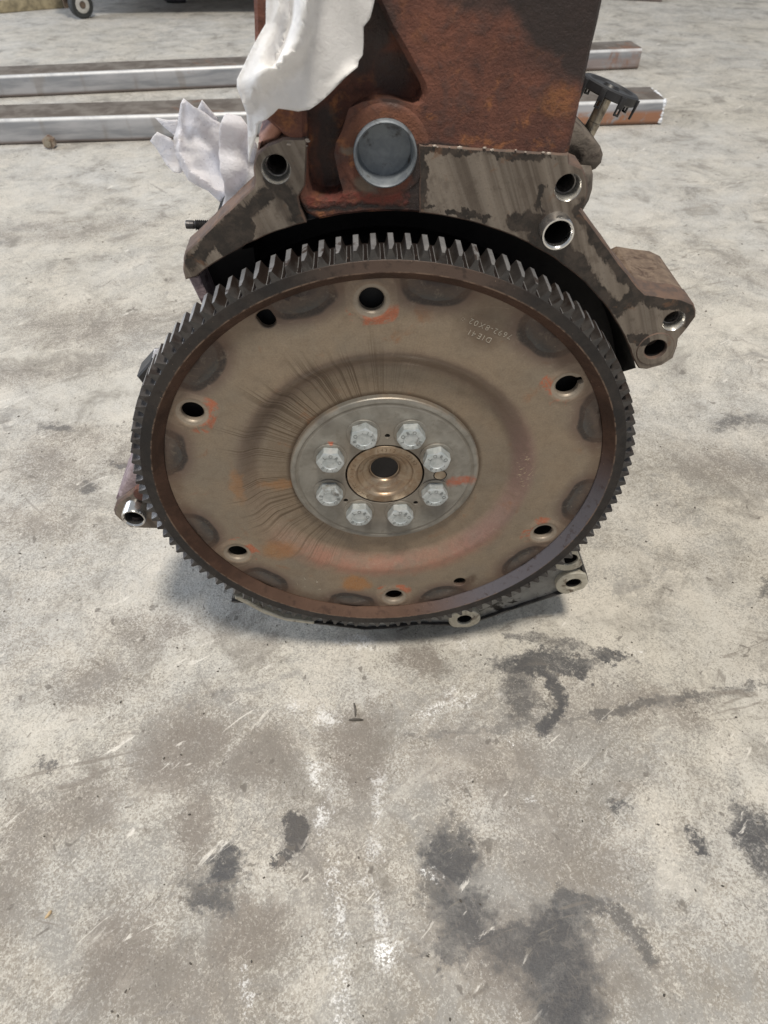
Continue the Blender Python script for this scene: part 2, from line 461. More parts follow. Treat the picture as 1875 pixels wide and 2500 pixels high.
    col = N.mix(N.sm(cloud, 0.49, 0.66, 0.0, 0.66), col, (0.190, 0.172, 0.150))
    col = N.mix(N.sm(cloud, 0.50, 0.32, 0.0, 0.45), col, (0.650, 0.605, 0.535))
    pore = N.mul(N.sm(N.vor(wob, 420.0), 0.30, 0.12), N.sm(N.noise(sh(3, 8), 40.0, 5, 0.7), 0.44, 0.60))
    col = N.mix(N.mul(pore, 0.60), col, (0.110, 0.098, 0.085))
    # broad soot haze where the dirt lies thickest
    col = N.mix(N.m('MULTIPLY', N.mul(soft, N.sm(patch2, 0.30, 0.62)), 0.26), col, (0.205, 0.175, 0.150))
    col = N.mix(N.m('MULTIPLY', N.mul(N.mn(dark, 1.0), N.mul(N.sm(patch2, 0.28, 0.60, 0.35, 1.0), N.sm(grain, 0.85, 0.25, 0.55, 1.0))), 0.80), col, (0.050, 0.050, 0.055))
    col = N.mix(N.m('MULTIPLY', N.mn(solid, 1.0), 0.6), col, (0.060, 0.054, 0.052))
    # white chalky scratches
    wh = msum(N, [(stroke(N, Ps, o['s_white1'], 0.0085), .66), (stroke(N, Ps, o['s_white2'], 0.0066), .50),
                  (blob(N, Ps, (-0.0075, -0.2125), (0.0055, 0.010), 0.3, .5), 1.15),
                  (stroke(N, Ps, o['s_white3'], 0.009), .8), (stroke(N, Ps, o['s_white4'], 0.004), .6),
                  (stroke(N, P, o['s_white5'], 0.0011), 1.3),
                  (stroke(N, Ps, [(-0.031, -0.172), (-0.012, -0.173)], 0.0028), .5),
                  (F((0.062, -0.043), (0.018, 0.007), 0.2), .8), (F((-0.055, -0.055), (0.020, 0.008), 0.2), .6),
                  (F((0.025, -0.165), (0.006, 0.004)), .9), (F((0.205, -0.012), (0.005, 0.004)), 1.0),
                  (F((-0.02, 0.01), (0.02, 0.006), 0.2), .6), (F((0.07, 0.0), (0.012, 0.005), 0.2), .5),
                  (F((0.19, -0.095), (0.008, 0.003), 0.2), .9), (F((0.09, -0.125), (0.012, 0.003), 0.2), .6)])
    wg = N.sm(N.add(N.noise(sh(2, 2), 560.0, 3, 0.7), N.mul(N.sub(N.noise(P, 55.0, 5, 0.7), 0.5), 1.1)), 0.47, 0.66)
    col = N.mix(N.m('MULTIPLY', N.mul(wh, wg), 0.95, clamp=True), col, (0.86, 0.85, 0.84))
    # pits, scuffs and dark hairlines, lying in several directions
    pit = N.mx(N.sm(N.noise(sh(1, 6), 70.0, 3, 0.55, 0.5), 0.665, 0.715), N.sm(N.noise(sh(9, 2), 150.0, 3, 0.6, 0.5), 0.675, 0.72))
    col = N.mix(N.mul(pit, 0.70), col, (0.13, 0.115, 0.10))
    hcov = N.sm(N.noise(sh(4, 4), 4.0, 3, 0.6), 0.40, 0.62)
    for k, (ang, sc_, th_, amt, c) in enumerate(((0.2, 14, 0.635, .50, (0.20, 0.175, 0.15)), (1.0, 19, 0.645, .45, (0.19, 0.17, 0.15)), (0.55, 38, 0.640, .40, (0.22, 0.20, 0.17)), (1.9, 42, 0.645, .36, (0.24, 0.21, 0.18)),
                                               (2.3, 16, 0.64, .40, (0.21, 0.19, 0.17)), (0.7, 24, 0.645, .45, (0.78, 0.74, 0.68)))):
        ca, sa = math.cos(ang), math.sin(ang)
        hx = N.comb(N.mul(N.add(N.mul(x, ca), N.mul(y, sa)), sc_), N.mul(N.sub(N.mul(y, ca), N.mul(x, sa)), sc_ * 4.2), k * 3.7)
        hair = N.mul(N.sm(N.noise(hx, 1.0, 5, 0.62, 1.3), th_ - 0.022, th_ + 0.05), N.sm(hcov, 0.0, 1.0, 0.25, 1.0))
        col = N.mix(N.m('MULTIPLY', hair, amt * 1.35, clamp=True), col, c)
    blot = N.sm(N.noise(sh(6, 6), 20.0, 8, 0.70, 0.8), 0.60, 0.68)
    col = N.mix(N.mul(blot, 0.50), col, (0.215, 0.205, 0.195))
    h = N.add(N.mul(g1, 1.4), N.mul(N.noise(P, 120.0, 4, 0.6), 0.7))
    nrm = N.bump(h, 0.50, 0.0016)
    rough = N.sub(0.80, N.mul(N.mn(N.mx(dark, solid), 1.0), 0.25))
    fin(N, col, rough, 0.0, nrm, 0.35)
    return m


def mat_plate():
    m, N = material('pressed_steel')
    g, u, v, w = world_pos(N)
    r = N.m('SQRT', N.add(N.mul(u, u), N.mul(v, v)))
    th = N.m('ARCTAN2', v, u)
    Q = N.comb(u, v, w)
    n1 = N.noise(Q, 2.6, 5, 0.55, 0.3)
    n2 = N.noise(Q, 9.0, 5, 0.6)
    fine = N.noise(Q, 120.0, 3, 0.6)
    col = N.mix(N.sm(n1, 0.35, 0.66), (0.292, 0.228, 0.164), (0.250, 0.208, 0.160))
    col = N.mix(N.mul(N.sm(n2, 0.5, 0.72), 0.30), col, (0.20, 0.145, 0.10))
    # oil film in the pressed step
    dr = N.m('ABSOLUTE', N.sub(r, 0.70))
    step = N.sm(N.add(dr, N.mul(N.sub(n2, 0.5), 0.05)), 0.030, 0.085, 1.0, 0.0)
    upper = N.sm(v, -0.45, 0.35, 0.30, 1.0)
    col = N.mix(N.mul(N.mul(step, upper), 0.45), col, (0.120, 0.072, 0.062))
    low = N.mul(N.sm(N.m('ABSOLUTE', N.sub(r, 0.73)), 0.02, 0.11, 1.0, 0.0), N.sm(v, -0.30, -0.62))
    col = N.mix(N.mul(low, N.sm(n2, 0.30, 0.62, 0.20, 0.62)), col, (0.40, 0.175, 0.125))
    right = N.mul(N.sm(N.m('ABSOLUTE', N.sub(r, 0.715)), 0.02, 0.08, 1.0, 0.0), N.mul(N.sm(u, 0.25, 0.6), N.sm(v, 0.55, 0.1)))
    col = N.mix(N.mul(right, 0.42), col, (0.30, 0.165, 0.165))
    # radial oil streaks flung out from under the clamping disc
    sv = N.comb(N.mul(th, 38.0), N.mul(r, 0.30), 0.3)
    sv2 = N.comb(N.mul(th, 105.0), N.mul(r, 0.45), 4.3)
    s1 = N.sm(N.noise(sv, 1.0, 3, 0.55, 0.0), 0.54, 0.62)
    s2 = N.sm(N.noise(sv2, 1.0, 2, 0.5, 0.0), 0.54, 0.64)
    reach = N.noise(N.comb(N.mul(th, 6.0), 0.0, 2.0), 1.0, 3, 0.6)
    lim = N.m('MULTIPLY_ADD', reach, 0.75, 0.42)
    fall = N.mul(N.sm(N.sub(r, lim), -0.16, 0.06, 1.0, 0.0), N.sm(r, 0.47, 0.50))
    side = N.m('COSINE', N.sub(th, math.radians(164)))
    side = N.sm(side, -0.15, 0.75, 0.06, 1.0)
    st = N.mul(N.mul(N.mx(N.mul(s1, 0.75), s2), fall), side)
    col = N.mix(N.mul(st, 0.78), col, (0.060, 0.036, 0.020))
    halo = N.mul(N.mul(N.sm(r, 0.72, 0.49), side), 0.22)
    col = N.mix(halo, col, (0.135, 0.085, 0.045))
    wet = N.sm(r, 0.512, 0.49)
    col = N.mix(N.mul(wet, 0.7), col, (0.07, 0.045, 0.03))
    # rust blooms
    ru = N.mul(N.sm(N.noise(N.vm('ADD', Q, (4, 2, 0)).outputs[0], 5.0, 5, 0.65, 0.6), 0.60, 0.74), 0.55)
    col = N.mix(ru, col, (0.28, 0.115, 0.045))
    Pw = N.vm('ADD', N.comb(u, v, 0.0), N.vm('SCALE', N.vm('SUBTRACT', N.noise(Q, 14.0, 4, 0.6, color=True), (.5, .5, .5)).outputs[0], sc=0.10).outputs[0]).outputs[0]
    bl = msum(N, [(blob(N, Pw, (-0.175, -0.86), (0.085, 0.07), 0.2, 0.35), .8),
                  (blob(N, Pw, (-0.60, -0.54), (0.09, 0.07), 0.2, 0.5), .6),
                  (blob(N, Pw, (-0.76, -0.02), (0.03, 0.11), 0.0, 0.5), .45),
                  (blob(N, Pw, (-0.55, -0.08), (0.10, 0.03), 0.0, 0.6), .5)])
    col = N.mix(N.mul(bl, N.sm(fine, 0.35, 0.55, 0.5, 1.0)), col, (0.42, 0.18, 0.05))
    db = msum(N, [(blob(N, Pw, (0.42, 0.86), (0.11, 0.09), 0.5, 0.5), .55),
                  (blob(N, Pw, (0.83, 0.66), (0.06, 0.10), -0.6, 0.5), .35),
                  (blob(N, Pw, (0.50, -0.88), (0.035, 0.08), 0.5, 0.5), .8),
                  (blob(N, Pw, (-0.46, 0.99), (0.12, 0.06), 0.5, 0.5), .6)])
    col = N.mix(db, col, (0.095, 0.058, 0.040))
    # folded pattern: twelve plug welds on the rim
    fw = N.sub(N.m('FLOORED_MODULO', N.add(th, math.radians(-19 + 15 + 360)), math.radians(30)), math.radians(15))
    jit = N.mul(N.sub(N.noise(Q, 4.5, 2, 0.5), 0.5), 1.0)
    wx = N.mul(N.mul(fw, r), 1 / 0.158)
    wy = N.mul(N.sub(r, 1.108), 1 / 0.128)
    wl = N.add(N.m('SQRT', N.add(N.mul(wx, wx), N.mul(wy, wy))), N.mul(jit, 0.6))
    col = N.mix(N.mul(N.sm(wl, 1.55, 0.95), 0.65), col, (0.110, 0.066, 0.060))
    col = N.mix(N.mul(N.sm(wl, 1.05, 0.93), 0.94), col, (0.028, 0.024, 0.025))
    col = N.mix(N.mul(N.sm(wl, 0.80, 0.74), N.sm(n2, 0.35, 0.6, 0.55, 0.95)), col, (0.066, 0.070, 0.071))
    rim = N.mul(N.sm(N.add(r, N.mul(N.sub(n2, .5), 0.10)), 1.00, 1.08), 0.50)
    col = N.mix(rim, col, (0.12, 0.070, 0.048))
    # six converter holes: bare ring and orange paint on the side facing the hub
    hf = N.sub(N.m('FLOORED_MODULO', N.add(th, math.radians(-33.2 + 30 + 360)), math.radians(60)), math.radians(30))
    hu = N.sub(N.mul(r, N.m('COSINE', hf)), 1.0)
    hv = N.mul(r, N.m('SINE', hf))
    hd = N.m('SQRT', N.add(N.mul(hu, hu), N.mul(hv, hv)))
    sq = N.m('POWER', N.add(N.m('POWER', N.m('ABSOLUTE', hu), 4.0), N.m('POWER', N.m('ABSOLUTE', hv), 4.0)), 0.25)
    col = N.mix(N.mul(N.sm(sq, 0.112, 0.100), 0.30), col, (0.34, 0.26, 0.195))
    pn = N.noise(Q, 8.0, 5, 0.7, 0.5)
    paint = N.mul(N.mul(N.sm(sq, 0.118, 0.104), N.sm(hd, 0.070, 0.080)), N.mul(N.sm(hu, -0.015, -0.055), N.sm(pn, 0.46, 0.56)))
    col = N.mix(N.mul(paint, N.sm(fine, 0.32, 0.52, 0.35, 0.85)), col, (0.47, 0.130, 0.062))
    ring = N.mul(N.sm(hd, 0.080, 0.070), N.sm(fine, 0.3, 0.6, 0.7, 1.0))
    col = N.mix(N.mul(ring, 0.7), col, (0.36, 0.315, 0.26))
    # bright scratches beside the step on the right
    scn = N.noise(N.comb(N.mul(N.add(u, v), 26.0), N.mul(N.sub(v, u), 110.0), 0.0), 1.0, 2, 0.5, 0.6)
    sc = N.mul(N.sm(scn, 0.60, 0.66), blob(N, Pw, (0.725, 0.03), (0.035, 0.13), -0.1, 0.5))
    col = N.mix(N.mul(sc, 0.7), col, (0.62, 0.52, 0.36))
    mott = N.noise(N.vm('ADD', Q, (6, 6, 0)).outputs[0], 22.0, 8, 0.72, 0.4)
    col = N.mix(N.mul(N.sm(mott, 0.48, 0.68), 0.30), col, (0.155, 0.115, 0.080))
    col = N.mix(N.mul(N.sm(mott, 0.46, 0.30), 0.25), col, (0.40, 0.335, 0.255))
    fs = N.sm(N.noise(N.comb(N.mul(u, 9.0), N.mul(v, 60.0), 0.0), 1.0, 3, 0.6, 2.0), 0.66, 0.72)
    col = N.mix(N.mul(fs, 0.22), col, (0.46, 0.36, 0.26))
    col = N.mix(N.sm(fine, 0.35, 0.68, 0.0, 0.22), col, (0.12, 0.09, 0.065))
    nrm = N.bump(N.add(N.mul(fine, 0.5), N.mul(n2, 0.6)), 0.16, 0.0008)
    rough = N.m('MULTIPLY_ADD', n2, 0.25, 0.36)
    rough = N.sub(rough, N.mul(N.mx(st, N.mul(step, upper)), 0.15))
    fin(N, col, rough, 0.35, nrm)
    return m


def mat_metal(name, c1, c2, dirt, rough=(0.3, 0.5), metal=1.0, scale=14.0, dirt_amt=(0.5, 0.7), bump=0.12, bscale=90.0, dirt_metal=0.2, edge=None):
    m, N = material(name)
    g, u, v, w = world_pos(N)
    Q = N.comb(u, v, w)
    n1 = N.noise(Q, scale, 5, 0.6, 0.3)
    n2 = N.noise(N.vm('ADD', Q, (3, 8, 1)).outputs[0], scale * 0.6, 6, 0.65, 0.5)
    f = N.noise(Q, bscale, 3, 0.6)
    col = N.mix(N.sm(n1, 0.35, 0.65), c1, c2)
    d = N.sm(n2, dirt_amt[0], dirt_amt[1])
    col = N.mix(d, col, dirt)
    if edge:
        pt = N.new('ShaderNodeNewGeometry').outputs['Pointiness']
        e = N.mul(N.sm(pt, 0.52, 0.60), N.sm(f, 0.35, 0.6))
        col = N.mix(N.mul(e, 0.8), col, edge)
    nrm = N.bump(N.add(N.mul(f, 0.6), n1), bump, 0.0012)
    ro = N.add(N.m('MULTIPLY_ADD', n1, rough[1] - rough[0], rough[0]), N.mul(d, 0.15))
    me = N.sub(metal, N.mul(d, metal - min(metal, dirt_metal)))
    fin(N, col, ro, me, nrm)
    return m


def mat_rust():
    m, N = material('rusted_cast_iron')
    g, u, v, w = world_pos(N)
    Q = N.comb(u, v, w)
    P = N.comb(u, v, 0.0)
    n1 = N.noise(Q, 4.5, 6, 0.6, 0.3)
    n2 = N.noise(Q, 13.0, 6, 0.65, 0.4)
    n3 = N.noise(Q, 45.0, 4, 0.65)
    f = N.noise(Q, 140.0, 3, 0.6)
    col = N.mix(N.sm(n1, 0.30, 0.68), (0.066, 0.028, 0.022), (0.172, 0.066, 0.042))
    col = N.mix(N.mul(N.sm(n2, 0.48, 0.66), 0.55), col, (0.055, 0.027, 0.022))
    low = N.sm(v, 1.86, 1.66, 0.30, 1.0)
    spots = N.mul(N.sm(N.noise(N.vm('ADD', Q, (2, 6, 0)).outputs[0], 14.0, 7, 0.62, 0.3), 0.54, 0.68), low)
    col = N.mix(N.mul(spots, 0.70), col, (0.30, 0.120, 0.046))
    big = blob(N, N.vm('ADD', P, N.vm('SCALE', N.vm('SUBTRACT', N.noise(Q, 16.0, 4, 0.6, color=True), (.5, .5, .5)).outputs[0], sc=0.07).outputs[0]).outputs[0], (0.62, 1.685), (0.07, 0.05), 0.3, 0.4)
    col = N.mix(N.mul(N.mul(big, N.sm(n3, 0.36, 0.6, 0.25, 1.0)), 0.6), col, (0.30, 0.125, 0.045))
    col = N.mix(N.mul(N.sm(n3, 0.52, 0.70), 0.40), col, (0.030, 0.016, 0.014))
    col = N.mix(N.mul(N.sm(f, 0.58, 0.72), 0.30), col, (0.22, 0.11, 0.075))
    pd = N.m('SQRT', N.add(N.m('POWER', N.sub(u, 0.003), 2.0), N.m('POWER', N.sub(v, 1.523), 2.0)))
    halo = N.mul(N.sm(N.add(pd, N.mul(N.sub(n2, .5), .08)), 0.19, 0.12), N.sm(v, 1.50, 1.60))
    col = N.mix(N.mul(halo, 0.55), col, (0.21, 0.088, 0.048))
    # oil on the casting, plus painted shade at upper right and in the pocket
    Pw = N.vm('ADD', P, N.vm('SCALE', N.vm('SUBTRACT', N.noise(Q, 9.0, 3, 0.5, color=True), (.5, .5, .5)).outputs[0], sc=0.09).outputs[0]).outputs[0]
    oil = msum(N, [(blob(N, Pw, (0.60, 2.02), (0.22, 0.20), 0.4, 0.14), .93),  # cast shadow painted over the wall's upper right corner
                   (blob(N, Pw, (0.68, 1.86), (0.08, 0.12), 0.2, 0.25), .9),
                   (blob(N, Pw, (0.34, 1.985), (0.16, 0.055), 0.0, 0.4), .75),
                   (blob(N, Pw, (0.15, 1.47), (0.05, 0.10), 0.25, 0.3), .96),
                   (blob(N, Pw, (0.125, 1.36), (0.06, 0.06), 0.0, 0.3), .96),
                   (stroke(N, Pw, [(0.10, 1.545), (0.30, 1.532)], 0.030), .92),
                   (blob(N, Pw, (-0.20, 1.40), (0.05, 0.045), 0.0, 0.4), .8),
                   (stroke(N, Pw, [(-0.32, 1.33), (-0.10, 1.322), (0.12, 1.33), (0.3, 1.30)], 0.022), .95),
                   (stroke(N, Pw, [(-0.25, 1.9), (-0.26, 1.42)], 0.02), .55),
                   (blob(N, Pw, (0.03, 1.75), (0.08, 0.07), 0.9, 0.35), .80), (blob(N, Pw, (-0.06, 1.86), (0.09, 0.12), 0.5, 0.3), .85),  # shade of the recessed pocket, painted as dark patches
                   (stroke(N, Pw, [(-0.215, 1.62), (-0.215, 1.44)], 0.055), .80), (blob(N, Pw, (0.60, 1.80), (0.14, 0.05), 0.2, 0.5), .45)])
    col = N.mix(N.mn(oil, 0.97), col, (0.020, 0.014, 0.013))  # oil together with the painted shade
    tan = msum(N, [(blob(N, Pw, (-0.075, 1.40), (0.045, 0.035), 0.6, 0.4), .8),
                   (stroke(N, Pw, [(-0.15, 1.545), (-0.105, 1.543)], 0.016), .8)])
    col = N.mix(tan, col, (0.155, 0.125, 0.095))
    red = msum(N, [(stroke(N, Pw, [(-0.29, 1.352), (-0.12, 1.348), (0.08, 1.36)], 0.030), .85)])
    col = N.mix(N.mul(red, N.sm(n3, 0.38, 0.6, 0.2, 1.0)), col, (0.19, 0.048, 0.034))
    h = N.add(N.add(N.mul(n2, 1.4), N.mul(n3, 0.8)), N.mul(f, 0.5))
    rb = N.mul(red, N.mul(n3, 2.5))
    nrm = N.bump(N.add(h, rb), 0.42, 0.0024)
    rough = N.sub(0.86, N.mul(oil, 0.38))
    rough = N.sub(rough, N.mul(N.sm(n2, 0.52, 0.66), 0.25))
    fin(N, col, rough, 0.0, nrm, 0.5)
    return m


def mat_machined():
    m, N = material('machined_iron_face')
    g, u, v, w = world_pos(N)
    Q = N.comb(u, v, w)
    n1 = N.noise(Q, 5.0, 5, 0.6, 0.5)
    n2 = N.noise(Q, 16.0, 6, 0.65, 0.3)
    f = N.noise(Q, 130.0, 3, 0.6)
    # broad face-mill passes
    arc = N.add(u, N.mul(v, 0.42))
    mill = N.noise(N.comb(N.mul(arc, 8.5), N.mul(N.sub(v, N.mul(u, 0.42)), 0.5), 0.0), 1.0, 3, 0.6, 0.2)
    mill2 = N.noise(N.comb(N.mul(arc, 48.0), N.mul(N.sub(v, N.mul(u, 0.42)), 1.2), 3.0), 1.0, 2, 0.6, 0.1)
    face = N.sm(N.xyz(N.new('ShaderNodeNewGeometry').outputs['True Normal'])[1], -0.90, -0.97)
    col = N.mix(N.sm(mill, 0.36, 0.66), (0.110, 0.088, 0.071), (0.235, 0.198, 0.163))
    col = N.mix(N.mul(N.sm(mill2, 0.44, 0.64), 0.32), col, (0.300, 0.262, 0.222))
    col = N.mix(N.mul(N.sm(n2, 0.52, 0.68), 0.45), col, (0.085, 0.065, 0.052))
    # oil film: dark with a sharp, tide-marked edge
    Pw = N.vm('ADD', N.comb(u, v, 0.0), N.vm('SCALE', N.vm('SUBTRACT', N.noise(Q, 11.0, 4, 0.6, color=True), (.5, .5, .5)).outputs[0], sc=0.10).outputs[0]).outputs[0]
    Pw = N.vm('ADD', Pw, N.vm('SCALE', N.vm('SUBTRACT', N.noise(N.comb(N.mul(arc, 6.0), N.mul(v, 1.2), 0.0), 8.0, 5, 0.7, color=True), (.5, .5, .5)).outputs[0], sc=0.055).outputs[0]).outputs[0]
    oil = msum(N, [(blob(N, Pw, (-0.58, 1.215), (0.10, 0.055), -0.75, 0.10), .85),
                   (stroke(N, Pw, [(-0.78, 1.12), (-0.60, 1.27), (-0.46, 1.37)], 0.05), .82),
                   (stroke(N, Pw, [(-0.42, 1.42), (-0.34, 1.36), (-0.33, 1.30)], 0.06), .75),
                   (stroke(N, Pw, [(0.52, 1.27), (0.60, 1.26), (0.63, 1.18), (0.76, 1.10)], 0.055), .88),
                   (stroke(N, Pw, [(0.60, 1.40), (0.60, 1.28)], 0.020), .75),
                   (stroke(N, Pw, [(0.78, 1.30), (0.92, 1.14), (1.08, 0.98)], 0.060), .90),
                   (stroke(N, Pw, [(0.72, 1.16), (0.93, 0.93), (1.02, 0.86), (1.10, 0.95)], 0.055), .90),
                   (stroke(N, Pw, [(1.12, 0.93), (1.22, 0.90), (1.33, 0.88), (1.37, 0.80)], 0.045), .88),
                   (blob(N, Pw, (1.16, 0.72), (0.055, 0.035), 0.3, 0.15), .75),
                   (stroke(N, Pw, [(0.13, 1.53), (0.14, 1.44), (0.13, 1.34)], 0.035), .96),
                   (stroke(N, Pw, [(0.15, 1.335), (0.40, 1.28)], 0.018), .90),
                   (stroke(N, Pw, [(0.14, 1.545), (0.62, 1.50)], 0.022), .80)])
    gen = N.mul(N.sm(N.noise(N.vm('ADD', Q, (7, 3, 0)).outputs[0], 7.0, 5, 0.6, 0.5), 0.60, 0.68), 0.28)
    oil = N.mx(oil, gen)
    tide = N.mul(N.sm(oil, 0.10, 0.35), N.sm(oil, 0.75, 0.45))
    col = N.mix(N.mul(tide, 0.35), col, (0.075, 0.055, 0.042))
    col = N.mix(N.sm(oil, 0.30, 0.66), col, N.mix(N.sm(n2, 0.40, 0.62), (0.016, 0.012, 0.010), (0.046, 0.034, 0.027)))
    # drips on the left of the lit clear patches
    col = N.mix(N.mul(N.sm(f, 0.56, 0.72), 0.30), col, (0.05, 0.04, 0.032))
    rust = N.mul(N.sm(N.noise(N.vm('ADD', Q, (1, 9, 0)).outputs[0], 12.0, 5, 0.6, 0.4), 0.60, 0.70), 0.5)
    col = N.mix(rust, col, (0.17, 0.085, 0.045))
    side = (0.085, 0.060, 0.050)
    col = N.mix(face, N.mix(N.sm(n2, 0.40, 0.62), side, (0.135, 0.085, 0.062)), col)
    rough = N.sub(N.m('MULTIPLY_ADD', mill, 0.25, 0.40), N.mul(oil, 0.20))
    rough = N.mx(rough, N.mul(N.inv(face), 0.75))
    metal = N.mul(N.mul(face, N.inv(oil)), 0.40)
    nrm = N.bump(N.add(N.mul(f, 0.5), N.mul(N.inv(face), n2)), 0.25, 0.0014)
    fin(N, col, rough, metal, nrm)
    return m


def mat_ring():
    m, N = material('ring_gear_steel')
    g, u, v, w = world_pos(N)
    r = N.m('SQRT', N.add(N.mul(u, u), N.mul(v, v)))
    Q = N.comb(u, v, w)
    n1 = N.noise(Q, 5.0, 5, 0.6, 0.4)
    n2 = N.noise(Q, 22.0, 5, 0.65, 0.2)
    f = N.noise(Q, 130.0, 3, 0.6)
    col = N.mix(N.sm(n1, 0.35, 0.65), (0.024, 0.022, 0.022), (0.042, 0.036, 0.033))
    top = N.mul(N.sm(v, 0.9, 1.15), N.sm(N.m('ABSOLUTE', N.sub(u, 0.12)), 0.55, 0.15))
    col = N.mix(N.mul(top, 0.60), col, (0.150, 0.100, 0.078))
    col = N.mix(N.mul(N.sm(n2, 0.50, 0.68), 0.55), col, (0.024, 0.019, 0.018))
    col = N.mix(N.sm(r, 1.1965, 1.1985), col, (0.016, 0.012, 0.011))
    bore = N.sm(N.add(r, N.mul(N.sub(n2, .5), 0.006)), 1.150, 1.143)
    bc = N.mix(N.sm(n1, 0.32, 0.66), (0.046, 0.026, 0.019), (0.088, 0.049, 0.035))
    blue = N.mul(N.sm(u, 0.1, 0.7), N.sm(v, 0.25, -0.25))  # bluish reflection painted into the lower right of the bore
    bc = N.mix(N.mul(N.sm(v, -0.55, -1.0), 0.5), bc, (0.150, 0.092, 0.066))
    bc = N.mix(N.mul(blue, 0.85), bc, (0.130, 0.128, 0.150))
    bc = N.mix(N.mul(N.sm(n2, 0.52, 0.7), 0.6), bc, (0.05, 0.03, 0.024))
    col = N.mix(bore, col, bc)
    edge = N.mul(N.sm(N.m('ABSOLUTE', N.sub(r, 1.147)), 0.006, 0.001), N.sm(n2, 0.4, 0.6))
    col = N.mix(N.mul(edge, 0.5), col, (0.26, 0.18, 0.13))
    spk = N.sm(N.vor(Q, 42.0), 0.10, 0.05)
    col = N.mix(N.mul(spk, N.sm(n1, 0.5, 0.6)), col, (0.28, 0.20, 0.15))
    nrm = N.bump(N.add(n2, N.mul(f, 0.5)), 0.22, 0.0012)
    fin(N, col, N.m('MULTIPLY_ADD', n2, 0.25, 0.38), N.m('MULTIPLY_ADD', bore, 0.25, 0.10), nrm, 0.22)
    return m


def mat_hub():
    m, N = material('zinc_plated_disc')
    g, u, v, w = world_pos(N)
    r = N.m('SQRT', N.add(N.mul(u, u), N.mul(v, v)))
    Q = N.comb(u, v, w)
    n1 = N.noise(Q, 7.0, 5, 0.6, 0.4)
    n2 = N.noise(Q, 28.0, 5, 0.65)
    f = N.noise(Q, 160.0, 3, 0.6)
    col = N.mix(N.sm(n1, 0.34, 0.66), (0.225, 0.212, 0.188), (0.320, 0.305, 0.275))
    col = N.mix(N.mul(N.sm(n2, 0.52, 0.70), 0.40), col, (0.165, 0.145, 0.120))
    tanr = N.mul(N.sm(r, 0.40, 0.25), 0.35)
    col = N.mix(tanr, col, (0.27, 0.215, 0.165))
    Pw = N.vm('ADD', N.comb(u, v, 0.0), N.vm('SCALE', N.vm('SUBTRACT', N.noise(Q, 20.0, 4, 0.6, color=True), (.5, .5, .5)).outputs[0], sc=0.06).outputs[0]).outputs[0]
    paint = msum(N, [(stroke(N, Pw, [(0.35, -0.065), (0.41, -0.045), (0.455, -0.050)], 0.038), .75),
                     (blob(N, Pw, (-0.265, 0.225), (0.015, 0.010), 0, 0.3), .7)])
    col = N.mix(N.mul(paint, N.sm(n2, 0.3, 0.55, 0.35, 1.0)), col, (0.48, 0.13, 0.065))
    smear = msum(N, [(blob(N, Pw, (-0.30, 0.36), (0.05, 0.03), 0.6, 0.5), .4), (blob(N, Pw, (0.30, -0.25), (0.06, 0.07), 0.5, 0.5), .45),
                     (blob(N, Pw, (-0.03, -0.38), (0.14, 0.04), 0.0, 0.6), .35)])
    col = N.mix(smear, col, (0.135, 0.120, 0.110))
    lip = N.mul(N.sm(N.m('ABSOLUTE', N.sub(r, 0.452)), 0.016, 0.004), 0.35)
    col = N.mix(lip, col, (0.165, 0.140, 0.110))
    rust = N.mul(N.sm(r, 0.470, 0.488), N.sm(n1, 0.4, 0.6))
    col = N.mix(N.mul(rust, 0.5), col, (0.22, 0.145, 0.085))
    nrm = N.bump(N.add(N.mul(f, 0.5), n2), 0.14, 0.0008)
    fin(N, col, N.m('MULTIPLY_ADD', n1, 0.22, 0.34), 0.55, nrm)
    return m


def mat_pilot():
    m, N = material('bronzed_crank_steel')
    g, u, v, w = world_pos(N)
    r = N.m('SQRT', N.add(N.mul(u, u), N.mul(v, v)))
    Q = N.comb(u, v, w)
    n1 = N.noise(Q, 12.0, 5, 0.6, 0.4)
    n2 = N.noise(Q, 45.0, 5, 0.65)
    rings = N.noise(N.comb(N.mul(r, 120.0), 0, 0), 1.0, 2, 0.5)
    col = N.mix(N.sm(n1, 0.35, 0.65), (0.30, 0.215, 0.145), (0.40, 0.325, 0.245))
    col = N.mix(N.mul(N.sm(n2, 0.5, 0.7), 0.45), col, (0.20, 0.105, 0.060))
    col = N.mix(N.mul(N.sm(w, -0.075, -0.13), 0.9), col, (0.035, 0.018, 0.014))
    nrm = N.bump(N.add(N.mul(rings, 0.5), n2), 0.10, 0.0006)
    fin(N, col, N.m('MULTIPLY_ADD', n2, 0.25, 0.26), 0.75, nrm)
    return m


def mat_flat(name, c, rough=0.6, metal=0.0, var=0.25, scale=40.0, spec=0.5, bump=0.1):
    m, N = material(name)
    g = N.new('ShaderNodeNewGeometry').outputs['Position']
    n = N.noise(g, scale / S * 0.25, 5, 0.6)
    dk = tuple(x * (1 - var) for x in c)
    lt = tuple(min(1, x * (1 + var)) for x in c)
    fin(N, N.mix(N.sm(n, 0.3, 0.7), dk, lt), rough, metal, N.bump(n, bump, 0.001), spec)
    return m


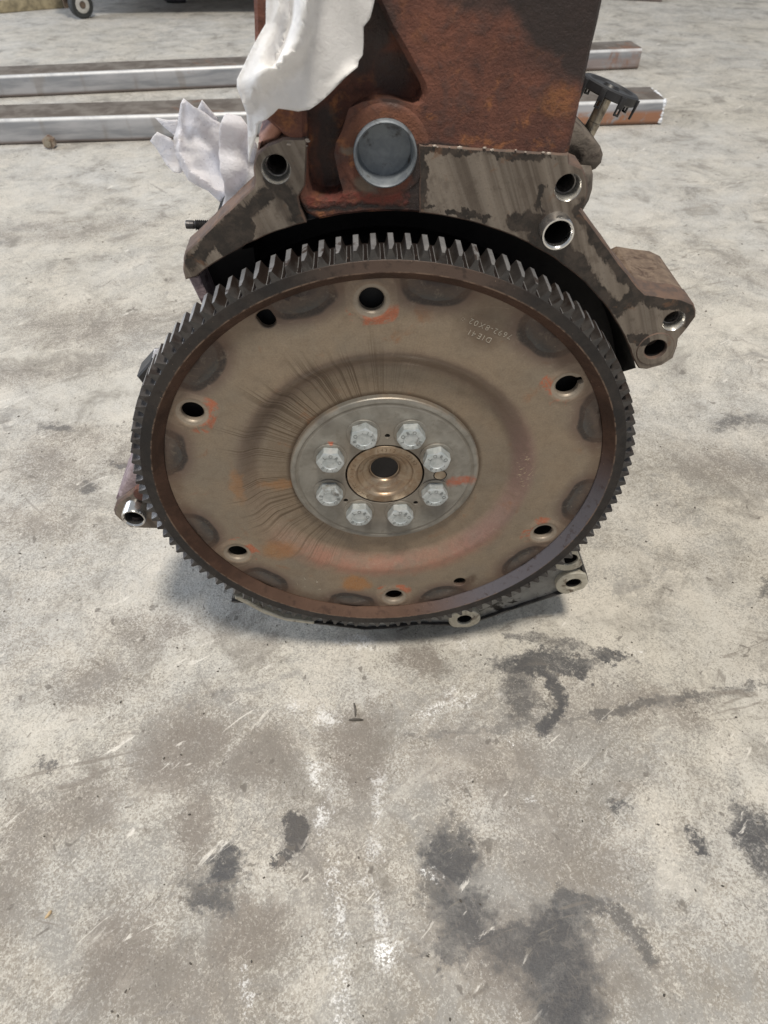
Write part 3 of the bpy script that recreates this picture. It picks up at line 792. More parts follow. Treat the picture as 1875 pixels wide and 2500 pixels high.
def mat_cloth(name, base, trans, stains=False):
    m, N = material(name)
    g, u, v, w = world_pos(N)
    Q = N.comb(u, v, w)
    n = N.noise(Q, 150.0, 3, 0.7)
    n2 = N.noise(Q, 18.0, 5, 0.6, 0.4)
    col = N.mix(N.sm(n2, 0.3, 0.7), tuple(c * 0.94 for c in base), base)
    if stains:
        spot = N.sm(N.noise(Q, 60.0, 3, 0.6), 0.66, 0.74)
        col = N.mix(N.mul(spot, 0.5), col, (0.30, 0.29, 0.31))
        gr = N.sm(N.noise(N.vm('ADD', Q, (1, 5, 2)).outputs[0], 9.0, 4, 0.6, 0.4), 0.58, 0.72)
        col = N.mix(N.mul(gr, 0.45), col, (0.42, 0.37, 0.34))
    rid = N.m('ABSOLUTE', N.sub(N.noise(Q, 7.0, 3, 0.5, 0.8), 0.5))
    rid2 = N.m('ABSOLUTE', N.sub(N.noise(N.vm('ADD', Q, (4, 4, 4)).outputs[0], 30.0, 3, 0.55, 0.5), 0.5))
    cr = N.add(N.mul(N.sm(rid, 0.0, 0.10), 1.6), N.mul(N.sm(rid2, 0.0, 0.09), 0.35))
    nrm = N.bump(N.add(N.add(N.mul(n, 0.35), N.mul(n2, 1.0)), cr), 0.22 if stains else 0.12, 0.0022)
    fin(N, col, 0.85, 0.0, nrm, 0.2)
    tr = N.new('ShaderNodeBsdfTranslucent')
    N.put(tr.inputs[0], col)
    N.put(tr.inputs[1], nrm)
    mx = N.new('ShaderNodeMixShader')
    mx.inputs[0].default_value = trans
    N.t.links.new(N.bs.outputs[0], mx.inputs[1])
    N.t.links.new(tr.outputs[0], mx.inputs[2])
    N.t.links.new(mx.outputs[0], N.outnode.inputs[0])
    return m


def mat_tube(name='mill_scale_steel_tube', rusty=True):
    m, N = material(name)
    tc = N.new('ShaderNodeTexCoord').outputs['Object']
    x, y, z = N.xyz(tc)
    nrm_in = N.xyz(N.new('ShaderNodeNewGeometry').outputs['Normal'])
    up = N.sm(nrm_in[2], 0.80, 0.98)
    bright = N.mul(N.sm(nrm_in[2], 0.15, 0.5), N.inv(up))  # rounded upper edges, given a painted white highlight
    v1 = N.comb(N.mul(x, 6.0), N.mul(y, 30.0), N.mul(z, 40.0))
    n1 = N.noise(v1, 1.0, 6, 0.6, 0.4)
    n2 = N.noise(tc, 26.0, 6, 0.65, 0.5)
    n3 = N.noise(tc, 120.0, 4, 0.65)
    side = N.mix(N.sm(n1, 0.35, 0.65), (0.25, 0.26, 0.28), (0.43, 0.43, 0.45))
    strip = N.sm(N.noise(N.comb(N.mul(x, 22.0), 0.0, N.mul(z, 5.0)), 1.0, 3, 0.5), 0.56, 0.66)
    side = N.mix(N.mul(strip, 0.40), side, (0.24, 0.21, 0.18))
    topc = N.mix(N.sm(n2, 0.36, 0.62), (0.215, 0.185, 0.155), (0.125, 0.100, 0.080))
    col = N.mix(up, side, topc)
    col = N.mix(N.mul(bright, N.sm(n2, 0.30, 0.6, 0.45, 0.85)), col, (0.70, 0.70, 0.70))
    rust = N.mul(N.sm(N.noise(N.vm('ADD', tc, (2, 1, 4)).outputs[0], 9.0, 6, 0.7, 0.6), 0.56, 0.68), 0.62)
    col = N.mix(N.mul(rust, N.inv(N.mul(bright, 0.7))), col, N.mix(N.sm(n3, 0.35, 0.65), (0.20, 0.085, 0.042), (0.34, 0.15, 0.075)))
    endr = N.mul(N.mul(N.sm(x, 0.42, 0.60), N.inv(up)), N.sm(z, 0.032, 0.022))
    endr = N.mul(endr, 0.85 if rusty else 0.25)
    col = N.mix(N.mul(endr, N.sm(n2, 0.36, 0.5)), col, (0.36, 0.155, 0.07))
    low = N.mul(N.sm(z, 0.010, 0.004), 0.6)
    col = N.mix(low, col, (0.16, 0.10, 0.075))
    nrm = N.bump(N.add(n2, N.mul(n3, 0.4)), 0.15, 0.002)
    fin(N, col, N.m('MULTIPLY_ADD', n2, 0.3, 0.34), 0.25, nrm)
    return m


def mat_purple():
    return mat_metal('oxidised_casting', (0.20, 0.15, 0.16), (0.30, 0.24, 0.25), (0.10, 0.06, 0.07), (0.6, 0.8), 0.1, 18.0, (0.5, 0.66), 0.7, 60.0, 0.0)


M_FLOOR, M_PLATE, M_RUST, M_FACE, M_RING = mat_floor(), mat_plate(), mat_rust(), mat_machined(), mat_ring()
M_HUB, M_PILOT, M_TUBE, M_PURPLE = mat_hub(), mat_pilot(), mat_tube(), mat_purple()
M_TUBE2 = mat_tube('weathered_steel_tube', False)
M_TOOTH = mat_metal('tooth_steel', (0.034, 0.032, 0.032), (0.058, 0.053, 0.050), (0.024, 0.018, 0.016), (0.45, 0.6), 0.05, 16.0, (0.50, 0.66), 0.25, 110.0, 0.3)
M_FLANK = mat_metal('worn_tooth_flank', (0.064, 0.058, 0.055), (0.118, 0.108, 0.103), (0.022, 0.015, 0.012), (0.26, 0.40), 0.55, 9.0, (0.42, 0.58), 0.2, 110.0, 0.2)
M_LAND = mat_metal('worn_highlit_tooth_land', (0.38, 0.38, 0.39), (0.52, 0.52, 0.53), (0.045, 0.034, 0.030), (0.25, 0.36), 0.7, 12.0, (0.50, 0.62), 0.2, 110.0, 0.2)  # worn bright metal, lightened further to stand in for glints
M_BOLT = mat_metal('zinc_bolt', (0.44, 0.48, 0.49), (0.58, 0.61, 0.62), (0.19, 0.175, 0.155), (0.34, 0.48), 0.55, 24.0, (0.54, 0.72), 0.16, 140.0, 0.3)
M_MARK = mat_metal('stamped_edge', (0.44, 0.40, 0.34), (0.56, 0.52, 0.45), (0.26, 0.20, 0.15), (0.3, 0.4), 0.5, 30.0, (0.55, 0.7), 0.1)
M_HEADMARK = mat_metal('head_letter_edge', (0.13, 0.135, 0.135), (0.18, 0.185, 0.18), (0.08, 0.075, 0.07), (0.4, 0.5), 0.4, 30.0, (0.55, 0.7), 0.1)
M_ETCH = mat_flat('etched_print', (0.115, 0.065, 0.030), 0.6, 0.1, 0.3)
M_SLEEVE = mat_metal('ground_sleeve_steel', (0.62, 0.61, 0.60), (0.74, 0.73, 0.71), (0.16, 0.13, 0.12), (0.14, 0.26), 0.95, 14.0, (0.58, 0.70), 0.10, 90.0, 0.5)
M_BORE = mat_metal('bore_steel', (0.16, 0.15, 0.14), (0.26, 0.25, 0.24), (0.04, 0.03, 0.03), (0.22, 0.40), 0.85, 20.0, (0.48, 0.62), 0.10, 90.0, 0.3)
M_CHAMFER = mat_metal('bright_chamfer', (0.74, 0.72, 0.68), (0.85, 0.83, 0.79), (0.35, 0.30, 0.26), (0.18, 0.3), 0.9, 24.0, (0.60, 0.74), 0.10, 90.0, 0.5)
M_BLACK = mat_flat('black_oily_iron', (0.014, 0.012, 0.012), 0.55, 0.0, 0.4, 30.0, 0.4, 0.4)
M_PLUG = mat_metal('grey_core_plug', (0.140, 0.157, 0.178), (0.195, 0.215, 0.232), (0.060, 0.055, 0.052), (0.48, 0.62), 0.25, 20.0, (0.54, 0.68), 0.2, 80.0, 0.2)
M_ALU = mat_metal('stained_aluminium', (0.42, 0.39, 0.32), (0.55, 0.52, 0.44), (0.14, 0.105, 0.075), (0.42, 0.6), 0.35, 16.0, (0.54, 0.66), 0.2, 80.0, 0.1)
M_ALUDK = mat_metal('dark_aluminium_web', (0.215, 0.21, 0.20), (0.33, 0.325, 0.31), (0.022, 0.018, 0.016), (0.36, 0.55), 0.4, 9.0, (0.53, 0.60), 0.3, 70.0, 0.2)
M_CAST = mat_metal('grey_brown_casting', (0.105, 0.088, 0.074), (0.165, 0.138, 0.115), (0.055, 0.042, 0.036), (0.6, 0.8), 0.15, 20.0, (0.52, 0.68), 0.55, 80.0, 0.0)
M_BOSS = mat_metal('rusty_bracket_casting', (0.135, 0.095, 0.070), (0.205, 0.150, 0.110), (0.075, 0.048, 0.036), (0.6, 0.85), 0.1, 24.0, (0.50, 0.66), 0.6, 90.0, 0.0)
M_SHAFT = mat_metal('worn_shaft_steel', (0.33, 0.29, 0.23), (0.42, 0.38, 0.31), (0.10, 0.075, 0.055), (0.22, 0.34), 0.85, 8.0, (0.52, 0.66), 0.1, 60.0, 0.4)
M_DKPLASTIC = mat_flat('black_plastic', (0.022, 0.022, 0.024), 0.45, 0.0, 0.3, 30.0)
M_STUD = mat_metal('black_stud_steel', (0.060, 0.058, 0.060), (0.105, 0.100, 0.100), (0.03, 0.025, 0.024), (0.32, 0.45), 0.7, 20.0, (0.55, 0.7), 0.1)
M_CLOTH = mat_cloth('white_cloth', (0.97, 0.96, 0.95), 0.45)
M_PAPER = mat_cloth('soiled_paper', (0.97, 0.96, 0.98), 0.62, True)
M_CHIPS = mat_flat('bare_metal_chips', (0.44, 0.38, 0.33), 0.5, 0.3, 0.3)
M_LUMP = mat_metal('highlit_rust_casting', (0.36, 0.17, 0.115), (0.46, 0.25, 0.19), (0.14, 0.085, 0.085), (0.55, 0.75), 0.0, 12.0, (0.52, 0.66), 0.3, 60.0, 0.0)  # same rust made lighter, with the lug's highlight in its colour

# ------------------------------------------------------------------ object helpers


def tag(o, label, cat, group=None, kind=None):
    o['label'] = label
    o['category'] = cat
    if group:
        o['group'] = group
    if kind:
        o['kind'] = kind
    return o


def thing(name, loc, label, cat, group=None):
    o = bpy.data.objects.new(name, None)
    o.empty_display_size = 0.02
    COL.objects.link(o)
    o.location = loc
    return tag(o, label, cat, group)


def root_loc(p):
    v = Vector((0, 0, 0))
    while p is not None:
        v += p.location
        p = p.parent
    return v


def link(name, me, mat, parent=None):
    o = bpy.data.objects.new(name, me)
    COL.objects.link(o)
    if parent is not None:
        o.parent = parent
    if mat is not None and not me.materials:
        for x in (mat if isinstance(mat, (list, tuple)) else [mat]):
            me.materials.append(x)
    return o


def finish(me, angle=32):
    for p in me.polygons:
        p.use_smooth = True
    me.set_sharp_from_angle(angle=math.radians(angle))
    return me


def bm_obj(name, bm, mat, parent=None, angle=32):
    """bm is in world coordinates; the object sits at its parent's origin"""
    off = root_loc(parent)
    bmesh.ops.translate(bm, verts=bm.verts, vec=-off)
    bmesh.ops.recalc_face_normals(bm, faces=bm.faces)
    me = bpy.data.meshes.new(name)
    bm.to_mesh(me)
    bm.free()
    finish(me, angle)
    return link(name, me, mat, parent)


def inpoly(p, poly):
    x, y = p
    c = False
    n = len(poly)
    for i in range(n):
        x1, y1 = poly[i]
        x2, y2 = poly[i - 1]
        if (y1 > y) != (y2 > y) and x < (x2 - x1) * (y - y1) / (y2 - y1) + x1:
            c = not c
    return c


def circ(c, r, n=28, a0=0.0):
    return [(c[0] + r * math.cos(a0 + 2 * PI * i / n), c[1] + r * math.sin(a0 + 2 * PI * i / n)) for i in range(n)]


def ccw(p):
    a = sum(p[i - 1][0] * p[i][1] - p[i][0] * p[i - 1][1] for i in range(len(p)))
    return list(p) if a > 0 else list(reversed(p))


def offset(poly, d):
    """inward offset of a ccw loop"""
    out = []
    n = len(poly)
    for i in range(n):
        p0, p1, p2 = Vector(poly[i - 1]), Vector(poly[i]), Vector(poly[(i + 1) % n])
        e1, e2 = (p1 - p0).normalized(), (p2 - p1).normalized()
        n1, n2 = Vector((-e1.y, e1.x)), Vector((-e2.y, e2.x))
        b = n1 + n2
        if b.length < 1e-4:
            b = n1
        b.normalize()
        k = d / max(0.45, b.dot(n1))
        out.append(tuple(p1 + b * k))
    return out


def subdiv(poly, L):
    out = []
    for i in range(len(poly)):
        a, b = Vector(poly[i]), Vector(poly[(i + 1) % len(poly)])
        k = max(1, int((b - a).length / L))
        for j in range(k):
            out.append(tuple(a.lerp(b, j / k)))
    return out


def rough_edge(poly, L, amp, seed=1):
    rnd = random.Random(seed)
    p = subdiv(poly, L)
    return [(x + rnd.uniform(-amp, amp), y + rnd.uniform(-amp, amp)) for x, y in p]


def tri2d(outer, holes, extra=()):
    verts, edges = [], []
    for lp in [outer] + list(holes):
        b = len(verts)
        verts += [Vector(p) for p in lp]
        edges += [(b + i, b + (i + 1) % len(lp)) for i in range(len(lp))]
    for p in extra:
        if inpoly(p, outer) and not any(inpoly(p, h) for h in holes):
            verts.append(Vector(p))
    v2, e2, f2, _, _, _ = delaunay_2d_cdt(verts, edges, [], 0, 1e-7)
    keep = []
    for f in f2:
        c = sum((v2[i] for i in f), Vector((0, 0))) / len(f)
        if inpoly(c, outer) and not any(inpoly(c, h) for h in holes):
            keep.append(f)
    return v2, keep


def slab(outer, holes, w0, depth, chamfer=0.0, hole_chamfer=0.0, extra=(), wfun=None, follow=False):
    """a plate with real thickness: front at w0, back at w0-depth, chamfered edges"""
    bm = bmesh.new()
    outer = ccw(outer)
    holes = [ccw(h) for h in holes]
    fo = offset(outer, chamfer) if chamfer else outer
    fh = []
    for h in holes:
        if hole_chamfer:
            cx = sum(p[0] for p in h) / len(h)
            cy = sum(p[1] for p in h) / len(h)
            fh.append([(cx + (p[0] - cx) * (1 + hole_chamfer / math.hypot(p[0] - cx, p[1] - cy)),
                        cy + (p[1] - cy) * (1 + hole_chamfer / math.hypot(p[0] - cx, p[1] - cy))) for p in h])
        else:
            fh.append(h)
    wf = (lambda u, v: w0 + wfun(u, v)) if wfun else (lambda u, v: w0)
    v2, f2 = tri2d(fo, fh, extra)
    vs = [bm.verts.new(W(p.x, p.y, wf(p.x, p.y))) for p in v2]
    idx = {}
    for i, p in enumerate(v2):
        idx[(round(p.x, 5), round(p.y, 5))] = vs[i]
    for f in f2:
        try:
            bm.faces.new([vs[i] for i in f])
        except ValueError:
            pass

    def strip(front_loop, chl, ch, flip):
        A = [idx.get((round(p[0], 5), round(p[1], 5))) or bm.verts.new(W(p[0], p[1], wf(*p))) for p in front_loop]
        loops = [A]
        if ch:
            loops.append([bm.verts.new(W(p[0], p[1], wf(*p) - ch)) for p in chl])
        loops.append([bm.verts.new(W(p[0], p[1], (wf(*p) if follow else w0) - depth)) for p in chl])
        for l0, l1 in zip(loops[:-1], loops[1:]):
            for i in range(len(l0)):
                j = (i + 1) % len(l0)
                q = [l0[i], l0[j], l1[j], l1[i]]
                try:
                    bm.faces.new(q if not flip else q[::-1])
                except ValueError:
                    pass
        return loops[-1]
    strip(fo, outer, chamfer, False)
    for a, b in zip(fh, holes):
        strip(a, b, hole_chamfer, True)
    return bm


def lathe(profile, centre=(0, 0), n=64, axis='w', bm=None):
    """profile of (radius, w) turned about the plate normal through centre"""
    bm = bm or bmesh.new()
    rings = []
    for r, w in profile:
        if r < 1e-6:
            rings.append([bm.verts.new(W(centre[0], centre[1], w))])
        else:
            rings.append([bm.verts.new(W(centre[0] + r * math.cos(2 * PI * i / n), centre[1] + r * math.sin(2 * PI * i / n), w)) for i in range(n)])
    for a, b in zip(rings[:-1], rings[1:]):
        for i in range(n):
            j = (i + 1) % n
            if len(a) == 1 and len(b) == 1:
                continue
            if len(a) == 1:
                bm.faces.new((a[0], b[i], b[j]))
            elif len(b) == 1:
                bm.faces.new((a[i], a[j], b[0]))
            else:
                bm.faces.new((a[i], a[j], b[j], b[i]))
    return bm


def lathe_dir(profile, origin, axis, n=24, bm=None):
    """profile of (radius, t) in metres turned about a world axis"""
    bm = bm or bmesh.new()
    ax = Vector(axis).normalized()
    ref = Vector((0, 0, 1)) if abs(ax.z) < 0.9 else Vector((1, 0, 0))
    e1 = ax.cross(ref).normalized()
    e2 = ax.cross(e1)
    o = Vector(origin)
    rings = []
    for r, t in profile:
        c = o + ax * t
        rings.append([bm.verts.new(c)] if r < 1e-7 else [bm.verts.new(c + e1 * (r * math.cos(2 * PI * i / n)) + e2 * (r * math.sin(2 * PI * i / n))) for i in range(n)])
    for a, b in zip(rings[:-1], rings[1:]):
        for i in range(n):
            j = (i + 1) % n
            if len(a) == 1 and len(b) == 1:
                continue
            if len(a) == 1:
                bm.faces.new((a[0], b[i], b[j]))
            elif len(b) == 1:
                bm.faces.new((a[i], a[j], b[0]))
            else:
                bm.faces.new((a[i], a[j], b[j], b[i]))
    return bm


def box(bm, lo, hi, mat4=None, bevel=0.0):
    r = bmesh.ops.create_cube(bm, size=1.0)
    vs = r['verts']
    for v in vs:
        v.co = Vector([lo[i] + (v.co[i] + 0.5) * (hi[i] - lo[i]) for i in range(3)])
    if bevel:
        es = list({e for v in vs for e in v.link_edges})
        rb = bmesh.ops.bevel(bm, geom=es, offset=bevel, segments=2, affect='EDGES', profile=0.5)
        vs = list({v for f in rb['faces'] for v in f.verts} | {v for v in vs if v.is_valid})
    if mat4 is not None:
        bmesh.ops.transform(bm, matrix=mat4, verts=[v for v in vs if v.is_valid])
    return bm


def tube(bm, pts, r, n=10, caps=True):
    pts = [Vector(p) for p in pts]
    rings = []
    up = Vector((0, 0, 1))
    for i, p in enumerate(pts):
        t = (pts[min(i + 1, len(pts) - 1)] - pts[max(i - 1, 0)]).normalized()
        a = t.cross(up)
        if a.length < 1e-3:
            a = t.cross(Vector((1, 0, 0)))
        a.normalize()
        b = t.cross(a)
        rr = r[i] if isinstance(r, (list, tuple)) else r
        rings.append([bm.verts.new(p + a * (rr * math.cos(2 * PI * k / n)) + b * (rr * math.sin(2 * PI * k / n))) for k in range(n)])
    for x, y in zip(rings[:-1], rings[1:]):
        for k in range(n):
            bm.faces.new((x[k], x[(k + 1) % n], y[(k + 1) % n], y[k]))
    if caps:
        bm.faces.new(rings[0][::-1])
        bm.faces.new(rings[-1])
    return bm


_glyph = {}


def glyph(ch):
    """triangulated outline of one character, height about 1, with a little relief"""
    if ch in _glyph:
        return _glyph[ch]
    cu = bpy.data.curves.new('glyph', 'FONT')
    cu.body = ch
    cu.size = 1.0
    cu.extrude = 0.06
    cu.resolution_u = 3
    cu.offset = -0.022
    o = bpy.data.objects.new('glyph', cu)
    COL.objects.link(o)
    bpy.context.view_layer.update()
    ev = o.evaluated_get(bpy.context.evaluated_depsgraph_get())
    me = ev.to_mesh()
    vs = [v.co.copy() for v in me.vertices]
    fs = [tuple(p.vertices) for p in me.polygons]
    ev.to_mesh_clear()
    bpy.data.objects.remove(o)
    bpy.data.curves.remove(cu)
    if vs:
        x0, x1 = min(v.x for v in vs), max(v.x for v in vs)
    else:
        x0, x1 = 0, 0.3
    _glyph[ch] = (vs, fs, x0, x1)
    return _glyph[ch]


def text_line(bm, s, p0, direction, height, w, relief, gap=0.16):
    """letters laid on the plate plane (plate units)"""
    d = Vector(direction).normalized()
    nrm = Vector((-d.y, d.x))
    x = 0.0
    k = height / 0.72
    for ch in s:
        if ch == ' ':
            x += 0.4 * k
            continue
        vs, fs, x0, x1 = glyph(ch)
        nv = [bm.verts.new(W(p0[0] + d.x * (x + (c.x - x0) * k) + nrm.x * c.y * k,
                             p0[1] + d.y * (x + (c.x - x0) * k) + nrm.y * c.y * k,
                             w + (relief if c.z > 0 else -relief))) for c in vs]
        for f in fs:
            try:
                bm.faces.new([nv[i] for i in f])
            except ValueError:
                pass
        x += (x1 - x0 + gap) * k
    return bm


def arc_letters(s, radius, a_mid, span, height, zf):
    """letters round a circle in a local frame (x right, y up, z out); returns verts, faces"""
    V, F = [], []
    k = height / 0.72
    n = len(s)
    for i, ch in enumerate(s):
        a = a_mid + span * (0.5 - (i / (n - 1) if n > 1 else 0.5))
        vs, fs, x0, x1 = glyph(ch)
        b = len(V)
        t = Vector((math.sin(a), -math.cos(a)))
        rr = Vector((math.cos(a), math.sin(a)))
        for c in vs:
            p = rr * (radius + (c.y - 0.36) * k) + t * ((c.x - (x0 + x1) / 2) * k)
            V.append((p.x, p.y, zf(c.z > 0)))
        F += [tuple(b + j for j in f) for f in fs]
    return V, F


def arcpts(r, a0, a1, n):
    return [(r * math.cos(math.radians(a0 + (a1 - a0) * i / n)), r * math.sin(math.radians(a0 + (a1 - a0) * i / n))) for i in range(n + 1)]


# ================================================================== setting: floor
bm = bmesh.new()
bmesh.ops.create_grid(bm, x_segments=8, y_segments=8, size=15.0)
bmesh.ops.translate(bm, verts=bm.verts, vec=(0, 6.0, 0))
fl = bm_obj('floor', bm, M_FLOOR)
fl['kind'] = 'structure'
fl['label'] = 'worn concrete workshop floor with oil and tyre stains'

# ================================================================== engine
ENG = thing('engine', W(0, FL, -1.2), 'rusty engine block standing on the concrete floor behind the round toothed flexplate', 'engine')
FZ = -0.11
RA = 1.31           # radius of the bell recess round the ring gear

# --- rusty rear wall of the block, with its pocket
wl = [p for p in OUT['wall']]
wl[4:6] = [(-0.340, 1.57), (-0.325, 1.46)]
VT = 2.32
lx = -0.4157 + (VT - 1.98) * 0.05
wall = [(lx, VT)] + wl + arcpts(RA - 0.004, 103.2, 80.0, 12)[1:]
wall += [(0.24, 1.40), (0.26, 1.52), (0.67, 1.49)] + [(0.684, 1.512), (0.704, 1.9737), (0.722, VT)]
pocket = OUT['pocket'][:]
pocket[0] = (-0.11, 2.14)
pocket[-1] = (-0.245, 2.14)
bm = slab(rough_edge(wall, 0.06, 0.0015), [pocket, circ((0.003, 1.5231), 0.115, 44)], FZ - 0.008, 0.16, 0.012, 0.020, extra=[(x * 0.05 + random.uniform(-.012, .012), y * 0.05 + random.uniform(-.012, .012)) for x in range(-10, 16) for y in range(24, 47)])
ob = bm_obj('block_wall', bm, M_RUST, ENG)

# pocket floor and block body behind
bm = bmesh.new()
body = [(-0.37, VT - 0.02), (-0.40, 1.62), (-0.30, 1.56), (-0.30, 1.36), (0.10, 1.36), (0.30, 1.42), (0.60, 1.52), (0.70, 1.56), (0.70, VT - 0.02)]


def prism(bm, poly, w0, w1, taper=1.0, tc=(0, 0)):
    poly = ccw(poly)
    A = [bm.verts.new(W(p[0], p[1], w0)) for p in poly]
    B = [bm.verts.new(W(tc[0] + (p[0] - tc[0]) * taper, tc[1] + (p[1] - tc[1]) * taper, w1)) for p in poly]
    n = len(poly)
    bm.faces.new(A)
    bm.faces.new(B[::-1])
    for i in range(n):
        j = (i + 1) % n
        bm.faces.new((A[i], B[i], B[j], A[j]))
    return bm


prism(bm, body, -0.215, -2.7)
bm_obj('block_body', bm, M_RUST, ENG)
bm = bmesh.new()
crank = [(-0.45, FL), (0.55, FL), (0.60, -1.0), (0.92, -0.30), (0.95, 0.35), (0.80, 0.80), (0.60, 1.22), (-0.45, 1.22), (-0.62, 0.85), (-0.80, 0.30), (-0.72, -0.40), (-0.50, -1.0)]
prism(bm, crank, -0.46, -2.6)
bm_obj('crankcase', bm, M_BLACK, ENG)

bm = lathe([(0.0, -0.098), (1.11, -0.098), (1.13, -0.110), (1.10, -0.50)], (0, 0), 80)  # black disc added behind the plate so its holes look dark
bm_obj('black_hole_backing', bm, M_BLACK, ENG)

# --- bell recess wall behind the ring (black, oily)
bm = bmesh.new()
a0, a1, n = 24, 126.5, 60
inner, outer_, back = [], [], []
for i in range(n + 1):
    a = math.radians(max(25.0, 12.5 + (a1 - 12.5) * i / n))
    c, s = math.cos(a), math.sin(a)
    inner.append(bm.verts.new(W((RA + .003) * c, (RA + .003) * s, FZ - 0.012)))
    a = math.radians(12.5 + (a1 - 12.5) * i / n)
    c, s = math.cos(a), math.sin(a)
    back.append(bm.verts.new(W((RA - .02) * c, (RA - .02) * s, -0.47)))
    outer_.append(bm.verts.new(W(0.5 * c, 0.5 * s, -0.47)))
for i in range(n):
    bm.faces.new((inner[i], inner[i + 1], back[i + 1], back[i]))
    bm.faces.new((back[i], back[i + 1], outer_[i + 1], outer_[i]))
bm_obj('bell_recess', bm, M_BLACK, ENG)
bm = bmesh.new()
prism(bm, [(-0.785, 1.06), (-0.745, 0.86), (-0.55, 0.86), (-0.55, 1.10)], -0.28, -0.46)  # dark plate added to black out the gap beside the web
bm_obj('recess_filler', bm, M_BLACK, ENG)


def ring_part(name, c, ro, ri, w0, w1, mat, parent=ENG, n=40, cham=0.006):
    bm = lathe([(ri, w1), (ri, w0 - cham), (ri + cham, w0), (ro - cham, w0), (ro, w0 - cham), (ro, w1)], c, n)
    return bm_obj(name, bm, mat, parent, 40)


def threaded_hole(c, r, w0, parent, depth=0.30, thread=True):
    """bright countersink and a threaded bore, part of the face it is cut in"""
    bm = lathe([(r + .002, w0 + 0.0012), (r, w0 - 0.001), (r * 0.80, w0 - 0.035), (r * 0.78, w0 - 0.045)], c, 40)
    bm_obj('hole_chamfer', bm, M_CHAMFER, parent, 50)
    prof = [(r * 0.79, w0 - 0.044)]
    w = w0 - 0.045
    k = 0
    while w > w0 - depth:
        prof.append((r * (0.80 if k % 2 else 0.72), w))
        w -= 0.011 if thread else 0.05
        k += 1
    prof += [(r * 0.72, w), (0, w - 0.02)]
    bm = lathe(prof, c, 36)
    bm_obj('bore', bm, M_BORE, parent, 20)


def plain_bore(c, r, w0, parent, depth=0.25):
    bm = lathe([(r, w0 + .001), (r * 0.97, w0 - 0.01), (r * 0.95, w0 - depth), (0, w0 - depth)], c, 32)
    bm_obj('bore', bm, M_BLACK, parent)


# --- machined flange, left ear
fleft = OUT['flange_left'][:]
a_s = math.degrees(math.atan2(fleft[-1][1], fleft[-1][0]))
fleft = fleft[:-1] + arcpts(RA, 103.4, 126.0, 12)
hl = OUT['hole_left'][0]
bm = slab(rough_edge(fleft, 0.035, 0.0016, 3), [circ(hl, 0.052, 36)], FZ, 0.13, 0.006, 0.0)
LEFT = bm_obj('flange_ear', bm, M_FACE, ENG)
threaded_hole(hl, 0.052, FZ, LEFT)
# thin side web below the ear
bm = slab([(-0.812, 1.050), (-0.765, 1.050), (-0.735, 0.90), (-0.772, 0.90)], [], FZ - 0.02, 0.34, 0.005)
bm_obj('side_web', bm, M_PURPLE, ENG)

# --- machined flange, right side with dowel, threaded holes and bracket ear
fr = OUT['flange_right'][:]
fright = fr[:-1] + arcpts(RA, 27.5, 84.0, 36)[1:]
hr = OUT['holes_right']
dr = OUT['dowel_right'][0]
bm = slab(rough_edge(fright, 0.035, 0.0016, 5), [circ(hr[0], 0.050, 36), circ(hr[1], 0.048, 36), circ(hr[2], 0.062, 36), circ(dr, 0.062, 36)], FZ, 0.13, 0.006, 0.0)
RIGHT = bm_obj('bell_flange', bm, M_FACE, ENG)
threaded_hole(hr[0], 0.050, FZ, RIGHT)
threaded_hole(hr[1], 0.048, FZ, RIGHT, 0.26)
# plain hole with its raised lip
bm = lathe([(0.088, FZ - 0.002), (0.082, FZ + 0.004), (0.053, FZ + 0.004), (0.049, FZ - 0.001), (0.048, FZ - 0.10)], hr[2], 36)
bm_obj('hole_lip', bm, M_FACE, RIGHT)
bm = lathe([(0.0478, FZ - 0.015), (0.047, FZ - 0.2), (0, FZ - 0.2)], hr[2], 36)
bm_obj('bore', bm, M_BLACK, RIGHT)
# bracket boss reaching back behind the ear
boss = [(1.10, 0.925), (1.1254, 0.938), (1.218, 0.922), (1.292, 0.912), (1.3507, 0.886), (1.3721, 0.855), (1.379, 0.823), (1.36, 0.768), (1.336, 0.716), (1.342, 0.61), (1.24, 0.56), (1.15, 0.63), (1.10, 0.8)]
bm = slab(boss, [], FZ - 0.10, 0.36, 0.004)
bm_obj('bracket_boss', bm, M_BOSS, ENG)


def sleeve(c, ro, ri, w0, w1, parent):
    prof = [(ro, w1), (ro, w0 - 0.014), (ro - 0.005, w0 - 0.003), (ro - 0.010, w0), (ri + 0.010, w0), (ri, w0 - 0.010), (ri * 0.985, w1 - 0.1), (0, w1 - 0.1)]
    bm = lathe(prof, c, 48)
    o = bm_obj('dowel_sleeve', bm, M_SLEEVE, parent, 30)
    return o


sleeve(dr, 0.066, 0.052, FZ + 0.06, FZ - 0.12, RIGHT)
bm = lathe([(0.0505, FZ + 0.02), (0.0500, FZ - 0.20), (0, FZ - 0.20)], dr, 36)
bm_obj('sleeve_bore', bm, M_BLACK, RIGHT)

